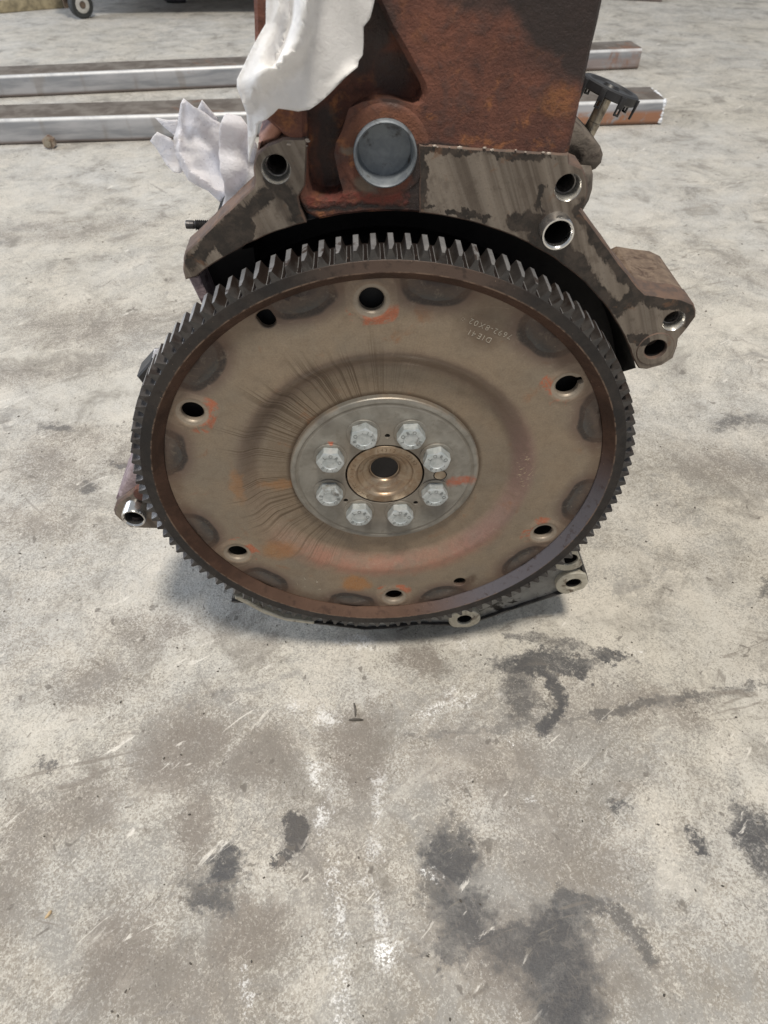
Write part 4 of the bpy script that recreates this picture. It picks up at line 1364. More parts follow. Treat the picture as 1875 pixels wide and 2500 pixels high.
# --- chips of bare metal along the lower edge of the block wall
bm = bmesh.new()
rc = random.Random(11)
for i in range(15):
    t = rc.random()
    if rc.random() < 0.7:
        p = (0.14 + 0.50 * t, 1.5505 - 0.036 * t + rc.uniform(-.004, .004))
    else:
        p = (rc.choice([-0.277, -0.281, -0.30, -0.34]) + rc.uniform(-.004, .004), 1.578 - rc.random() * 0.03)
    r = bmesh.ops.create_icosphere(bm, subdivisions=1, radius=0.001)
    k = rc.uniform(0.35, 1.0)
    for v in r['verts']:
        v.co = Vector((v.co.x * 1.5 * k, v.co.y * 0.6, v.co.z * 0.75 * k)) + W(p[0], p[1], FZ + 0.001)
ch = bm_obj('metal_chips', bm, M_CHIPS, ENG)
ch['kind'] = 'stuff'

# --- core plug: a pressed cup in its boss
pc = (0.003, 1.5231)
bm = lathe([(0.168, FZ - 0.012), (0.160, FZ - 0.003), (0.146, FZ - 0.002), (0.130, FZ - 0.005), (0.117, FZ - 0.004), (0.114, FZ - 0.02)], pc, 56)
bm_obj('plug_boss', bm, M_RUST, ENG, 60)
bm = lathe([(0.116, FZ - 0.02), (0.116, FZ + 0.018), (0.114, FZ + 0.020), (0.110, FZ + 0.024), (0.104, FZ + 0.018), (0.099, FZ - 0.042), (0.095, FZ - 0.052), (0.080, FZ - 0.055), (0.0, FZ - 0.050)], pc, 56)
bm_obj('core_plug', bm, M_PLUG, ENG, 50)
# lug at the left edge, its pink highlight put into the colour
bm = slab(OUT['lump'], [], FZ - 0.02, 0.25, 0.02)
bm_obj('casting_lug', bm, M_LUMP, ENG, 60)

# --- lower flange: dark web, pale pads round its holes, rim along the bottom
bo = OUT['bottom']
bouter = bo[:]
inner_arc = arcpts(1.06, -30, -130, 24)
bpoly = bouter + inner_arc[:]
pads = OUT['pads_bottom']
bm = slab(rough_edge(bpoly, 0.05, 0.0015, 9), [circ(p, 0.048, 24) for p in pads], FZ - 0.035, 0.12, 0.01)
LOW = bm_obj('lower_flange', bm, M_ALUDK, ENG)
rim_out = ccw(bo)
# rim: strip following the outline
bm = bmesh.new()
ro_pts = [Vector(p) for p in bo]


def strip_rim(bm, pts, inset, w0, w1, seed=2):
    rnd = random.Random(seed)
    P = [Vector(p) for p in pts]
    fine = []
    for a, b in zip(P[:-1], P[1:]):
        k = max(1, int((b - a).length / 0.04))
        fine += [a.lerp(b, i / k) for i in range(k)]
    fine.append(P[-1])
    rows = []
    for i, p in enumerate(fine):
        t = (fine[min(i + 1, len(fine) - 1)] - fine[max(i - 1, 0)]).normalized()
        nn = Vector((-t.y, t.x))
        q = p + nn * (inset * rnd.uniform(0.75, 1.25))
        rows.append([bm.verts.new(W(p.x, p.y, w1)), bm.verts.new(W(p.x, p.y, w0 - .004)), bm.verts.new(W((p + nn * .006).x, (p + nn * .006).y, w0)), bm.verts.new(W(q.x, q.y, w0)), bm.verts.new(W(q.x, q.y, w1))])
    for a, b in zip(rows[:-1], rows[1:]):
        for k in range(4):
            bm.faces.new((a[k], b[k], b[k + 1], a[k + 1]))
    bm.faces.new(rows[0])
    bm.faces.new(rows[-1][::-1])


strip_rim(bm, bo[1:], 0.016, FZ - 0.012, FZ - 0.034)
bm_obj('rim', bm, M_STUD, LOW)
lim_poly = offset(ccw(bpoly), 0.005)


def clipped(c, r, n=36):
    out = []
    for q in circ(c, r, n):
        lo, hi = 0.06 / r, 1.0
        if not inpoly(q, lim_poly):
            for _ in range(12):
                m_ = (lo + hi) / 2
                if inpoly((c[0] + (q[0] - c[0]) * m_, c[1] + (q[1] - c[1]) * m_), lim_poly):
                    lo = m_
                else:
                    hi = m_
            q = (c[0] + (q[0] - c[0]) * lo, c[1] + (q[1] - c[1]) * lo)
        out.append(q)
    return out


for i, p in enumerate(pads):
    bm = slab(clipped(p, 0.112 if i == 1 else 0.108), [circ(p, 0.050, 28)], FZ + 0.003, 0.045, 0.005, 0.004)
    bm_obj('bolt_pad', bm, M_ALU, LOW, 40)
    bm = lathe([(0.0478, FZ - 0.012), (0.0478, FZ - 0.10), (0, FZ - 0.10)], p, 24)
    bm_obj('pad_bore', bm, M_BLACK, LOW)
# pale rib that runs in behind the ring at the lower left
bm = slab([(-0.945, -1.085), (-0.905, -1.10), (-0.79, -1.235), (-0.66, -1.34), (-0.47, -1.395), (-0.47, -1.425), (-0.655, -1.375), (-0.79, -1.285), (-0.90, -1.165), (-0.95, -1.12)], [], FZ + 0.004, 0.04, 0.006)
bm_obj('rib', bm, M_ALU, LOW)

# --- left lug with the second dowel sleeve
lug = OUT['lug']
dl = OUT['dowel_left'][0]
bm = slab(lug, [circ(dl, 0.063, 32)], FZ - 0.03, 0.20, 0.012)
LUG = bm_obj('dowel_lug', bm, M_FACE, ENG)
sleeve(dl, 0.066, 0.051, FZ + 0.06, FZ - 0.15, LUG)
bm = lathe([(0.0498, FZ + 0.0), (0.0495, FZ - 0.20), (0, FZ - 0.20)], dl, 36)
bm_obj('sleeve_bore', bm, M_BLACK, LUG)
bm = slab(rough_edge(OUT['casting_left'], 0.03, 0.003, 4), [], FZ - 0.06, 0.35, 0.02)
bm_obj('side_casting', bm, M_PURPLE, ENG, 50)
bm = lathe([(0.050, FZ - 0.03), (0.046, FZ + 0.0), (0.03, FZ + 0.004), (0, FZ + 0.004)], (-1.30, -0.175), 20)
bm_obj('rusty_patch', bm, M_RUST, LUG, 60)

# --- black plastic bracket peeping out left of the ring
bm = slab(OUT['blackthing'], [], -0.30, 0.12, 0.008)
bm_obj('plastic_bracket', bm, M_DKPLASTIC, ENG)

# --- threaded stud on the left
st = OUT['stud']
s0, s1 = W(*st[0], -0.35), W(*st[2], -0.35)
prof = [(0, 0), (0.0019, 0), (0.0021, 0.0003), (0.0021, 0.0040), (0.0017, 0.0046)]
L = (s1 - s0).length + 0.02
t = 0.0046
k = 0
while t < L:
    prof.append((0.0026 if k % 2 else 0.0020, t))
    t += 0.00048
    k += 1
prof.append((0, L))
bm_obj('threaded_stud', lathe_dir(prof, s0, s1 - s0, 20), M_STUD, ENG, 15)
bm = bmesh.new()
prism(bm, [(-0.69, 1.10), (-0.60, 1.10), (-0.45, 1.30), (-0.45, 1.40), (-0.55, 1.30), (-0.69, 1.22)], -0.24, -0.6)
bm_obj('side_rail', bm, M_BLACK, ENG)

# --- casting, shaft and toothed wheel on the right of the block
bm = slab(subdiv(OUT['casting_r'], 0.03), [], -0.75, 0.30, 0.012)
bm_obj('pump_casting', bm, M_CAST, ENG, 50)
bm = slab(subdiv(OUT['casting_r2'], 0.03), [], -0.72, 0.30, 0.03)
bm_obj('pump_elbow', bm, M_CAST, ENG, 60)
sh = OUT['shaft']
p0, p1 = W(*sh[0], -1.0), W(*sh[1], -1.0)
wc = W(*OUT['wheelc'][0], -1.0)
axis = Vector((0.34, 0.02, 1.0)).normalized()
Lsh = (p1 - p0).length * 1.25
p0 = wc - axis * Lsh
bm = lathe_dir([(0.0, -0.02), (0.0038, -0.02), (0.0038, Lsh * 0.35), (0.0036, Lsh * 0.36), (0.0036, Lsh), (0, Lsh)], p0, axis, 24)
bm_obj('pump_shaft', bm, M_SHAFT, ENG)
R0 = 0.0168
prof = [(0.0, -0.0022), (R0 * 0.93, -0.0022), (R0, -0.0014), (R0, 0.0022), (R0 * 0.93, 0.0030), (R0 * 0.78, 0.0030), (R0 * 0.70, 0.0018), (R0 * 0.30, 0.0018), (R0 * 0.24, 0.0034), (0, 0.0034)]
WHEEL = bm_obj('sensor_wheel', lathe_dir(prof, wc, axis, 40), M_DKPLASTIC, ENG, 30)
e1 = axis.cross(Vector((0, 1, 0))).normalized()
e2 = axis.cross(e1)
for a in (15, 60, 100, 150, 200, 245, 290, 335):
    ra = math.radians(a)
    rad = e1 * math.cos(ra) + e2 * math.sin(ra)
    tan = axis.cross(rad)
    M4 = Matrix((rad, tan, axis)).transposed().to_4x4()
    M4.translation = wc + rad * (R0 + 0.0002)
    bm = bmesh.new()
    box(bm, (-0.0006, -0.0016, -0.0040), (0.0008, 0.0016, 0.0020), M4, 0.0002)
    box(bm, (-0.0005, -0.0015, -0.0066), (0.0006, -0.0008, -0.0040), M4)
    box(bm, (-0.0005, 0.0008, -0.0066), (0.0006, 0.0015, -0.0040), M4)
    box(bm, (-0.0005, -0.0015, -0.0076), (0.0006, 0.0015, -0.0066), M4)
    bm_obj('clip_tab', bm, M_DKPLASTIC, WHEEL)

# --- crankshaft end seen through the clamping disc
bm = lathe([(0.1955, -0.40), (0.1955, -0.028), (0.1935, -0.0235), (0.1900, -0.0225), (0.152, -0.0215), (0.146, -0.026), (0.140, -0.036), (0.134, -0.038), (0.118, -0.046), (0.112, -0.052), (0.106, -0.054), (0.086, -0.066), (0.080, -0.072), (0.077, -0.080)], (0, 0), 72)
CR_ = bm_obj('crankshaft_end', bm, M_PILOT, ENG, 25)
prof = [(0.0775, -0.079)]
w = -0.082
k = 0
while w > -0.34:
    prof.append((0.0775 if k % 2 else 0.072, w))
    w -= 0.010
    k += 1
prof += [(0.0, w)]
bm_obj('pilot_bore', lathe(prof, (0, 0), 40), M_PILOT, CR_, 20)
# etched print on the crank face (flat ink)
bm = bmesh.new()


def etched(s, rad, amid, span, h):
    V, F = arc_letters(s, rad, math.radians(amid), math.radians(span), h, lambda top: -0.0212 if top else -0.026)
    nv = [bm.verts.new(W(a, b, c)) for a, b, c in V]
    for f in F:
        try:
            bm.faces.new([nv[i] for i in f])
        except ValueError:
            pass


etched('14312', 0.171, 88, 28, 0.022)
etched('0332', 0.171, 36, 22, 0.022)
etched('C-08T0', 0.171, 178, 46, 0.020)
etched('RHCT', 0.171, 222, 30, 0.020)
bm_obj('etched_print', bm, M_ETCH, CR_)

# ================================================================== flexplate
FP = thing('flexplate', W(0, 0, 0), 'round brown steel flexplate with a toothed outer ring, bolted to the front of the engine', 'flexplate')
RH = 0.0525
hang = [93.2 - 60 * i for i in range(6)]
hc = [(math.cos(math.radians(a)), math.sin(math.radians(a))) for a in hang]


def sstep(x, a, b):
    t = max(0.0, min(1.0, (x - a) / (b - a)))
    return t * t * (3 - 2 * t)


def prof_w(u, v):
    r = math.hypot(u, v)
    w = -0.058 * (1 - sstep(r, 0.640, 0.752))
    ta = (math.degrees(math.atan2(v, u)) - 19 + 15) % 30 - 15
    wq = math.hypot(math.radians(ta) * r / 0.085, (r - 1.065) / 0.030)
    w += 0.010 * (1 - sstep(wq, 0.6, 1.1))
    for c in hc:
        d = math.hypot(u - c[0], v - c[1])
        w += 0.006 * (sstep(d, 0.052, 0.062) - 1) + 0.004 * (1 - sstep(abs(d - 0.085), 0.004, 0.016))
    return w


holes = []
for i, c in enumerate(hc):
    if i == 1:       # this hole has a small notch towards the rim
        a = math.radians(hang[i])
        lp = []
        for k in range(40):
            t = 2 * PI * k / 40
            rr = RH
            dd = abs((t - a + PI) % (2 * PI) - PI)
            if dd < 0.30:
                rr = RH + 0.020
            lp.append((c[0] + rr * math.cos(t), c[1] + rr * math.sin(t)))
        holes.append(lp)
    else:
        holes.append(circ(c, RH, 40))
sl, smh = OUT['slot']if 'slot' in OUT else ((-0.4997, 0.935), (0.453, -0.877))
# open slot at the rim (upper left) as an elongated hole
a = math.atan2(0.935, -0.4997)
d_ = Vector((math.cos(a), math.sin(a)))
n_ = Vector((-d_.y, d_.x))
slot = []
for k in range(13):
    t = PI / 2 + PI * k / 12
    slot.append(tuple(d_ * (1.040 + 0.036 * math.cos(t)) + n_ * (0.036 * math.sin(t))))
for k in range(13):
    t = -PI / 2 + PI * k / 12
    slot.append(tuple(d_ * (1.068 + 0.020 * math.cos(t)) + n_ * (0.036 * math.sin(t))))
holes.append(slot)
holes.append(circ((0.453, -0.877), 0.036, 28))
extra = []
for r in [0.42, 0.5, 0.58] + [0.62 + 0.0125 * i for i in range(13)] + [0.80, 0.86, 0.92, 0.97, 1.00, 1.02, 1.035, 1.05, 1.065, 1.08]:
    n = 96 if r < 0.6 else 144
    for k in range(n):
        t = 2 * PI * (k + 0.5) / n
        extra.append((r * math.cos(t), r * math.sin(t)))
for c in hc:
    for rr in (0.060, 0.070, 0.079, 0.085, 0.091, 0.102):
        extra += circ(c, rr, 40)
centre_hole = circ((0, 0), 0.30, 48)
bm = slab(circ((0, 0), 1.0955, 160), holes + [centre_hole], 0.0, 0.026, 0.0, 0.004, extra, prof_w, True)
DISC = bm_obj('plate_disc', bm, M_PLATE, FP, 28)

# stamped characters
bm = bmesh.new()
t1 = OUT['text1']
d1 = Vector(t1[1]) - Vector(t1[0])
text_line(bm, 'D1E41', (t1[0][0], t1[0][1] + 0.012), d1, 0.027, 0.0006, 0.0016, 0.34)
bm_obj('stamped_code', bm, M_MARK, FP)
bm = bmesh.new()
t2 = OUT['text2']
text_line(bm, '7692-8X02', (t2[0][0] + 0.004, t2[0][1] + 0.015), Vector(t2[1]) - Vector(t2[0]), 0.027, 0.0006, 0.0016, 0.24)
text_line(bm, '::', (0.335, 0.905), Vector((-0.03, 0.03)), 0.02, 0.0006, 0.0016, 0.3)
bm_obj('stamped_number', bm, M_MARK, FP)
bm = bmesh.new()
t4 = OUT['text4']
for ch_, p in zip('1/\'6~', t4):
    text_line(bm, ch_, (p[0] - 0.01, p[1]), Vector((1, 0.3)), 0.024, 0.0003, 0.0012)
bm_obj('stamped_scatter', bm, M_MARK, FP)['kind'] = 'stuff'

# ---- ring gear
bm = lathe([(1.097, -0.088), (1.0968, 0.006), (1.1425, 0.0535), (1.1455, 0.0560), (1.1490, 0.0557), (1.196, 0.0557), (1.199, 0.0527), (1.199, -0.090), (1.196, -0.092), (1.10, -0.092)], (0, 0), 230)
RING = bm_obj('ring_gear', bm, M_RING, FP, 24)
NT_ = 115
# one tooth: local x radial, z tangential..., built at angle 0 then turned
tm = bmesh.new()
pitch = 2 * PI / NT_
half = [(1.1975, 0.445), (1.2000, 0.360), (1.207, 0.290), (1.224, 0.222), (1.2405, 0.178), (1.2425, 0.152)]
frontcw = [0.430, 0.330, 0.235, 0.125, 0.040, 0.010]


def tooth_loop(w, shrink=0.0, drop=0.0, cw=None):
    L = []
    for k, (r, h) in enumerate(half):
        hh = cw[k] if cw else h
        L.append((r - drop * (r - 1.1975) / 0.045, -hh * (1 - shrink) * pitch, w))
    for r, h in reversed(half):
        L.append((r - drop * (r - 1.1975) / 0.045, h * (1 - shrink) * pitch, w))
    return L


loops = [tooth_loop(-0.086, 0.12, 0.006), tooth_loop(-0.080), tooth_loop(0.016), tooth_loop(0.0545, 0.03, 0.002, frontcw)]
R3 = [[tm.verts.new(((r * math.cos(a)) * S, -w * S, (r * math.sin(a)) * S)) for r, a, w in lp] for lp in loops]
for A, B in zip(R3[:-1], R3[1:]):
    for i in range(len(A) - 1):
        tm.faces.new((A[i], A[i + 1], B[i + 1], B[i]))
tm.faces.new(R3[0])
tm.faces.new(R3[-1][::-1])
bmesh.ops.recalc_face_normals(tm, faces=tm.faces)
tooth_me = bpy.data.meshes.new('tooth')
tm.to_mesh(tooth_me)
tm.free()
finish(tooth_me, 25)
tooth_me.materials.append(M_TOOTH)
tooth_me.materials.append(M_FLANK)
tooth_me.materials.append(M_LAND)
for p in tooth_me.polygons:
    p.material_index = 0 if abs(p.normal.y) > 0.9 else (2 if p.normal.x > 0.9 else 1)
for k in range(NT_):
    o = bpy.data.objects.new('tooth', tooth_me)
    COL.objects.link(o)
    o.parent = RING
    o.rotation_euler = (0, -math.radians(170.64 - 360.0 / NT_ * 0.08) - k * pitch, 0)

# ---- clamping disc with pin and small holes
small = [(0.0122, 0.2611), (-0.2085, -0.1755), (0.1655, -0.2080)]
pin = (0.2860, -0.0114)
hx = []
k_ = 0.30741
bm = slab(circ((0, 0), 0.4855, 120), [circ((0, 0), 0.2035, 72)] + [circ(p, 0.0125, 16) for p in small] + [circ(pin, 0.0345, 32)], -0.0225, 0.04, 0.004, 0.0015,
          [(r * math.cos(2 * PI * k / 90), r * math.sin(2 * PI * k / 90)) for r in (0.24, 0.30, 0.36, 0.42, 0.440, 0.446, 0.454, 0.460, 0.470) for k in range(90)],
          lambda u, v: (lambda r: -0.0035 * (1 - sstep(abs(r - 0.450), 0.002, 0.010)) - 0.006 * sstep(r, 0.468, 0.486))(math.hypot(u, v)))
HUB = bm_obj('clamping_disc', bm, M_HUB, FP, 25)
bm = lathe([(0.0305, -0.08), (0.0305, -0.0245), (0.029, -0.0225), (0, -0.0222)], pin, 32)
bm_obj('locating_pin', bm, M_PILOT, HUB)
bm = lathe([(0.0, -0.085), (0.48, -0.085)], (0, 0), 48)
bm_obj('backing', bm, M_BLACK, HUB)

# ---- one bolt, then seven copies with their own turn
bang = [110, 65.7, 25.7, -25, -73, -118.5, -161, 153]
brad = [0.303, 0.304, 0.286, 0.288, 0.284, 0.292, 0.306, 0.306]
turn = [140, 62, 15, -5, 2, -2, -60, -5]
RB = 0.304
AF, HB = 0.0615, 0.054


def bolt_mesh():
    bm = bmesh.new()
    n = 72

    def rhex(t):
        a = (t % (PI / 3)) - PI / 6
        return min(AF / math.cos(a), AF * 1.135)
    rows = []
    for z_, f in ((0.0, 1.0), (0.008, 1.0), (HB * 0.80, 1.0)):
        rows.append([(rhex(2 * PI * i / n) * f, z_) for i in range(n)])
    rt = AF * 0.965
    rows.append([(rhex(2 * PI * i / n), HB - (rhex(2 * PI * i / n) - rt) * 0.62) for i in range(n)])
    rows.append([(rt, HB)] * n)
    rows.append([(AF * 0.92, HB + 0.0008)] * n)
    rows.append([(AF * 0.62, HB + 0.0008)] * n)
    rows.append([(AF * 0.57, HB - 0.0022)] * n)
    rows.append([(AF * 0.30, HB - 0.0030)] * n)
    R = [[bm.verts.new((r * math.cos(2 * PI * i / n) * S, -z_ * S, r * math.sin(2 * PI * i / n) * S)) for i, (r, z_) in enumerate(row)] for row in rows]
    for A, B in zip(R[:-1], R[1:]):
        for i in range(n):
            bm.faces.new((A[i], A[(i + 1) % n], B[(i + 1) % n], B[i]))
    bm.faces.new(R[-1])
    bmesh.ops.recalc_face_normals(bm, faces=bm.faces)
    me = bpy.data.meshes.new('bolt')
    bm.to_mesh(me)
    bm.free()
    finish(me, 22)
    me.materials.append(M_BOLT)
    return me


def plain_mesh(name, V, F, mat):
    me = bpy.data.meshes.new(name)
    me.from_pydata([(x * S, -z_ * S, y * S) for x, y, z_ in V], [], F)
    me.materials.append(mat)
    return me


bolt_me = bolt_mesh()
zf = lambda top: HB + (0.0026 if top else -0.002)
V, F = [], []
for s, amid, span in (('LOBO', 70, 120), ('-110-', 252, 128)):
    if s[0] == '-':
        v_, f_ = arc_letters(s, AF * 0.76, math.radians(amid), math.radians(span), 0.0195, zf)
    else:
        v_, f_ = arc_letters(s, AF * 0.76, math.radians(amid), math.radians(span), 0.0195, zf)
    b = len(V)
    V += v_
    F += [tuple(b + i for i in f) for f in f_]
mark_me = plain_mesh('head_marking', V, F, M_HEADMARK)
wv, wf = [], []
wm = lathe([(0.083, 0.0), (0.083, 0.0045), (0.081, 0.0065), (0.064, 0.0065)], (0, 0), 40)
bmesh.ops.translate(wm, verts=wm.verts, vec=-W(0, 0, 0))
bmesh.ops.recalc_face_normals(wm, faces=wm.faces)
wash_me = bpy.data.meshes.new('bolt_flange')
wm.to_mesh(wash_me)
wm.free()
finish(wash_me, 30)
wash_me.materials.append(M_HUB)
b0 = bpy.data.objects.new('bolt', bolt_me)
COL.objects.link(b0)
b0.parent = FP
kids = []
for nm, me in (('head_marking', mark_me), ('bolt_flange', wash_me)):
    o = bpy.data.objects.new(nm, me)
    COL.objects.link(o)
    o.parent = b0
    kids.append(o)
for i, (a, t) in enumerate(zip(bang, turn)):
    if i == 0:
        b = b0
    else:
        b = b0.copy()
        COL.objects.link(b)
        for kd in kids:
            c = kd.copy()
            COL.objects.link(c)
            c.parent = b
    ra = math.radians(a)
    b.location = (brad[i] * math.cos(ra) * S, 0.0223 * S, brad[i] * math.sin(ra) * S)
    b.rotation_euler = (0, -math.radians(t), 0)

# ================================================================== cloths


def sheet(poly, w0, fold, step=0.022, vdir=(0.03, 0.55, 0.83), over=None):
    poly = ccw(subdiv(poly, step))
    us = [p[0] for p in poly]
    vs = [p[1] for p in poly]
    ex = []
    u = min(us)
    rnd = random.Random(5)
    while u < max(us):
        v = min(vs)
        while v < max(vs):
            ex.append((u + rnd.uniform(-.2, .2) * step, v + rnd.uniform(-.2, .2) * step))
            v += step
        u += step
    v2, f2 = tri2d(poly, [], ex)
    vd = Vector(vdir).normalized()
    co = []
    for p in v2:
        h = fold(p.x, p.y)
        q = Vector((p.x, p.y, w0)) + vd * h
        if over and p.y > over:
            ex_ = p.y - over
            q.z -= ex_
            q.y = over + 0.012 + 0.01 * math.sin(p.x * 20)
        co.append(W(q.x, q.y, q.z))
    return co, [tuple(f) for f in f2]


def sheets_obj(name, parts, mat, thick, loc, label, cat):
    V, F = [], []
    for co, fs in parts:
        b = len(V)
        V += [c - Vector(loc) for c in co]
        F += [tuple(b + i for i in f) for f in fs]
    me = bpy.data.meshes.new(name)
    me.from_pydata(V, [], F)
    bm = bmesh.new()
    bm.from_mesh(me)
    bmesh.ops.recalc_face_normals(bm, faces=bm.faces)
    bm.to_mesh(me)
    bm.free()
    for p in me.polygons:
        p.use_smooth = True
    me.set_sharp_from_angle(angle=math.radians(38 if mat == M_PAPER else 70))
    o = link(name, me, mat)
    o.location = loc
    md = o.modifiers.new('thickness', 'SOLIDIFY')
    md.thickness = thick
    return tag(o, label, cat)


def seg_d(p, pts):
    best, side, tt = 9, 1, 0
    P = Vector(p)
    n = len(pts) - 1
    for i in range(n):
        a, b = Vector(pts[i]), Vector(pts[i + 1])
        t = max(0, min(1, (P - a).dot(b - a) / (b - a).length_squared))
        d = (P - a.lerp(b, t)).length
        if d < best:
            best = d
            c = (b - a).x * (P - a).y - (b - a).y * (P - a).x
            side = 1 if c > 0 else -1
            tt = (i + t) / n
    return best, side, tt


ridge = [(-0.16, 2.35)] + OUT['ridge']
valley = [(-0.24, 2.35)] + OUT['valley']
leftedge = [(-0.28, 2.35)] + OUT['cloth'][:10]
flapc = (-0.13, 1.842)


def cloth_fold(u, v):
    d, s, t = seg_d((u, v), ridge)
    # right of the ridge the cloth falls back; left of it swells forward
    if s > 0:
        h = -0.095 * sstep(d, 0.0, 0.030) - 0.06 * d
    else:
        h = -0.060 * sstep(d, 0.0, 0.055)
    dv, sv, tv = seg_d((u, v), valley)
    h -= 0.070 * math.exp(-(dv / 0.020) ** 2)
    dl, sl_, tl = seg_d((u, v), leftedge)
    h -= 0.085 * math.exp(-(dl / 0.050) ** 2)
    h += 0.004 * math.sin(u * 31 + v * 17)
    # turned-up flap at the lower right edge
    fx = (u - flapc[0]) * 0.78 + (v - flapc[1]) * 0.62
    fy = -(u - flapc[0]) * 0.62 + (v - flapc[1]) * 0.78
    h += 0.045 * sstep(0.03 - fy, 0.0, 0.045) * math.exp(-(fx / 0.065) ** 2)
    return h


cl = OUT['cloth']
cpoly = [(-0.30, 2.62), (-0.335, 2.30)] + cl + [(0.0, 2.15), (0.02, 2.62)]
co, fs = sheet(cpoly, 0.06, cloth_fold, 0.014, over=VT + 0.0)
sheets_obj('white_cloth', [(co, fs)], M_CLOTH, 0.0006, W(-0.25, 1.6, 0.06), 'smooth white cloth hanging over the top left of the rusty engine block', 'cloth')


def crumple(seed, amp=0.030, f=9.0):
    r = random.Random(seed)
    pl_ = [(r.uniform(0, 2 * PI), r.uniform(0.6, 1.6) * f, r.uniform(0, 6)) for _ in range(5)]

    def fn(u, v):
        h = 0
        for a, k, ph in pl_:
            x = (u * math.cos(a) + v * math.sin(a)) * k + ph
            h += abs((x / PI) % 2 - 1) - 0.5
        return amp * h
    return fn


cD = crumple(3, 0.030, 24)
cE = crumple(8, 0.026, 24)
dE = [(-0.575, 1.62), (-0.60, 1.45), (-0.61, 1.30)]


def foldE(u, v):
    d, s, t = seg_d((u, v), [(-0.50, 1.50), (-0.515, 1.42), (-0.55, 1.36)])
    return cE(u, v) - 0.045 * math.exp(-(d / 0.03) ** 2)


def foldD(u, v):
    d, s, t = seg_d((u, v), [(-0.735, 1.62), (-0.775, 1.53), (-0.785, 1.46), (-0.755, 1.39), (-0.66, 1.31)])
    d2, _, _ = seg_d((u, v), [(-0.71, 1.55), (-0.66, 1.47), (-0.62, 1.36)])
    return cD(u, v) + 0.030 * math.exp(-(d / 0.014) ** 2) - 0.035 * math.exp(-(d2 / 0.03) ** 2)


parts = [sheet(OUT['towelA'], -0.42, crumple(1, 0.016, 30), 0.014), sheet(OUT['towelB'], -0.40, crumple(2, 0.018, 32), 0.014),
         sheet(OUT['towelC'], -0.37, crumple(4, 0.022, 32), 0.014), sheet(rough_edge(OUT['towelD'], 0.03, 0.004, 2), -0.32, foldD, 0.010), sheet(rough_edge(OUT['towelE'], 0.03, 0.004, 3), -0.25, foldE, 0.010)]
sheets_obj('paper_towel', parts, M_PAPER, 0.0004, W(-0.62, 1.3, -0.3), 'crumpled soiled white paper towel tucked behind the left flange ear of the engine', 'paper towel')
sheets_obj('paper_scrap', [sheet([(-1.125, 0.52), (-1.10, 0.575), (-1.06, 0.58), (-1.03, 0.50), (-1.08, 0.47)], -0.34, crumple(9, 0.012, 14), 0.014)], M_PAPER, 0.0004, W(-1.08, 0.5, -0.34),
           'tiny scrap of white paper peeping out behind the left rim of the toothed ring', 'paper scrap')

# ================================================================== steel tubes on the floor
def steel_tube(p0, p1, depth, h, label, name='steel_tube', thick=0.004, fray=False):
    """hollow rectangular tube lying along its front-bottom edge p0 -> p1"""
    a, b = Vector((*p0, 0)), Vector((*p1, 0))
    d = (b - a).normalized()
    nrm = Vector((-d.y, d.x, 0))
    if nrm.y < 0:
        nrm = -nrm
    L = (b - a).length
    rad = 0.009
    prof = []
    for cx, cz, q in ((rad, rad, 180), (depth - rad, rad, 270), (depth - rad, h - rad, 0), (rad, h - rad, 90)):
        for k in range(6):
            t = math.radians(q + 90 * k / 5)
            prof.append((cx + rad * math.cos(t), cz + rad * math.sin(t)))
    n = len(prof)
    cx, cz = depth / 2, h / 2
    inn = [(cx + (p[0] - cx) * (1 - 2 * thick / depth), cz + (p[1] - cz) * (1 - 2 * thick / h)) for p in prof]
    bm = bmesh.new()
    xs = [0, L * 0.25, L * 0.5, L * 0.75, L]
    mid = L / 2
    rows = [[bm.verts.new((x - mid, p[0], p[1])) for p in prof] for x in xs]
    for A, B in zip(rows[:-1], rows[1:]):
        for i in range(n):
            bm.faces.new((A[i], A[(i + 1) % n], B[(i + 1) % n], B[i]))
    for row, x, dd in ((rows[0], 0, 0.15), (rows[-1], L, -0.15)):
        I0 = [bm.verts.new((x - mid, p[0], p[1])) for p in inn]
        I1 = [bm.verts.new((x + dd - mid, p[0], p[1])) for p in inn]
        for i in range(n):
            j = (i + 1) % n
            bm.faces.new((row[i], row[j], I0[j], I0[i]))
            bm.faces.new((I0[i], I0[j], I1[j], I1[i]))
        bm.faces.new(I1)
    bmesh.ops.recalc_face_normals(bm, faces=bm.faces)
    me = bpy.data.meshes.new(name)
    bm.to_mesh(me)
    bm.free()
    finish(me, 40)
    o = link(name, me, M_TUBE if fray else M_TUBE2)
    o.location = (a + b) / 2
    o.rotation_euler = (0, 0, math.atan2(d.y, d.x))
    tag(o, label, 'steel tube', 'rectangular steel tubes lying on the floor behind the engine')
    if fray:
        bm = bmesh.new()
        r = random.Random(6)
        for k in range(46):
            y = 0.0 + r.random() * 0.004 if r.random() < 0.7 else r.random() * depth
            z = r.random() * h if y < 0.005 else h - r.random() * 0.004
            s_ = r.uniform(0.0018, 0.0042)
            rr = bmesh.ops.create_icosphere(bm, subdivisions=1, radius=1.0)
            for v in rr['verts']:
                v.co = Vector((v.co.x * s_ * 1.3 + L / 2 + 0.001, v.co.y * s_ * 0.8 + y, v.co.z * s_ * 0.9 + max(z, 0.004)))
        bmesh.ops.recalc_face_normals(bm, faces=bm.faces)
        me2 = bpy.data.meshes.new('cutting_burr')
        bm.to_mesh(me2)
        bm.free()
        b_ = link('cutting_burr', me2, M_BURR, o)
        b_['kind'] = 'stuff'
    return o


M_BURR = mat_flat('bright_burr', (0.80, 0.82, 0.86), 0.5, 0.2, 0.1)


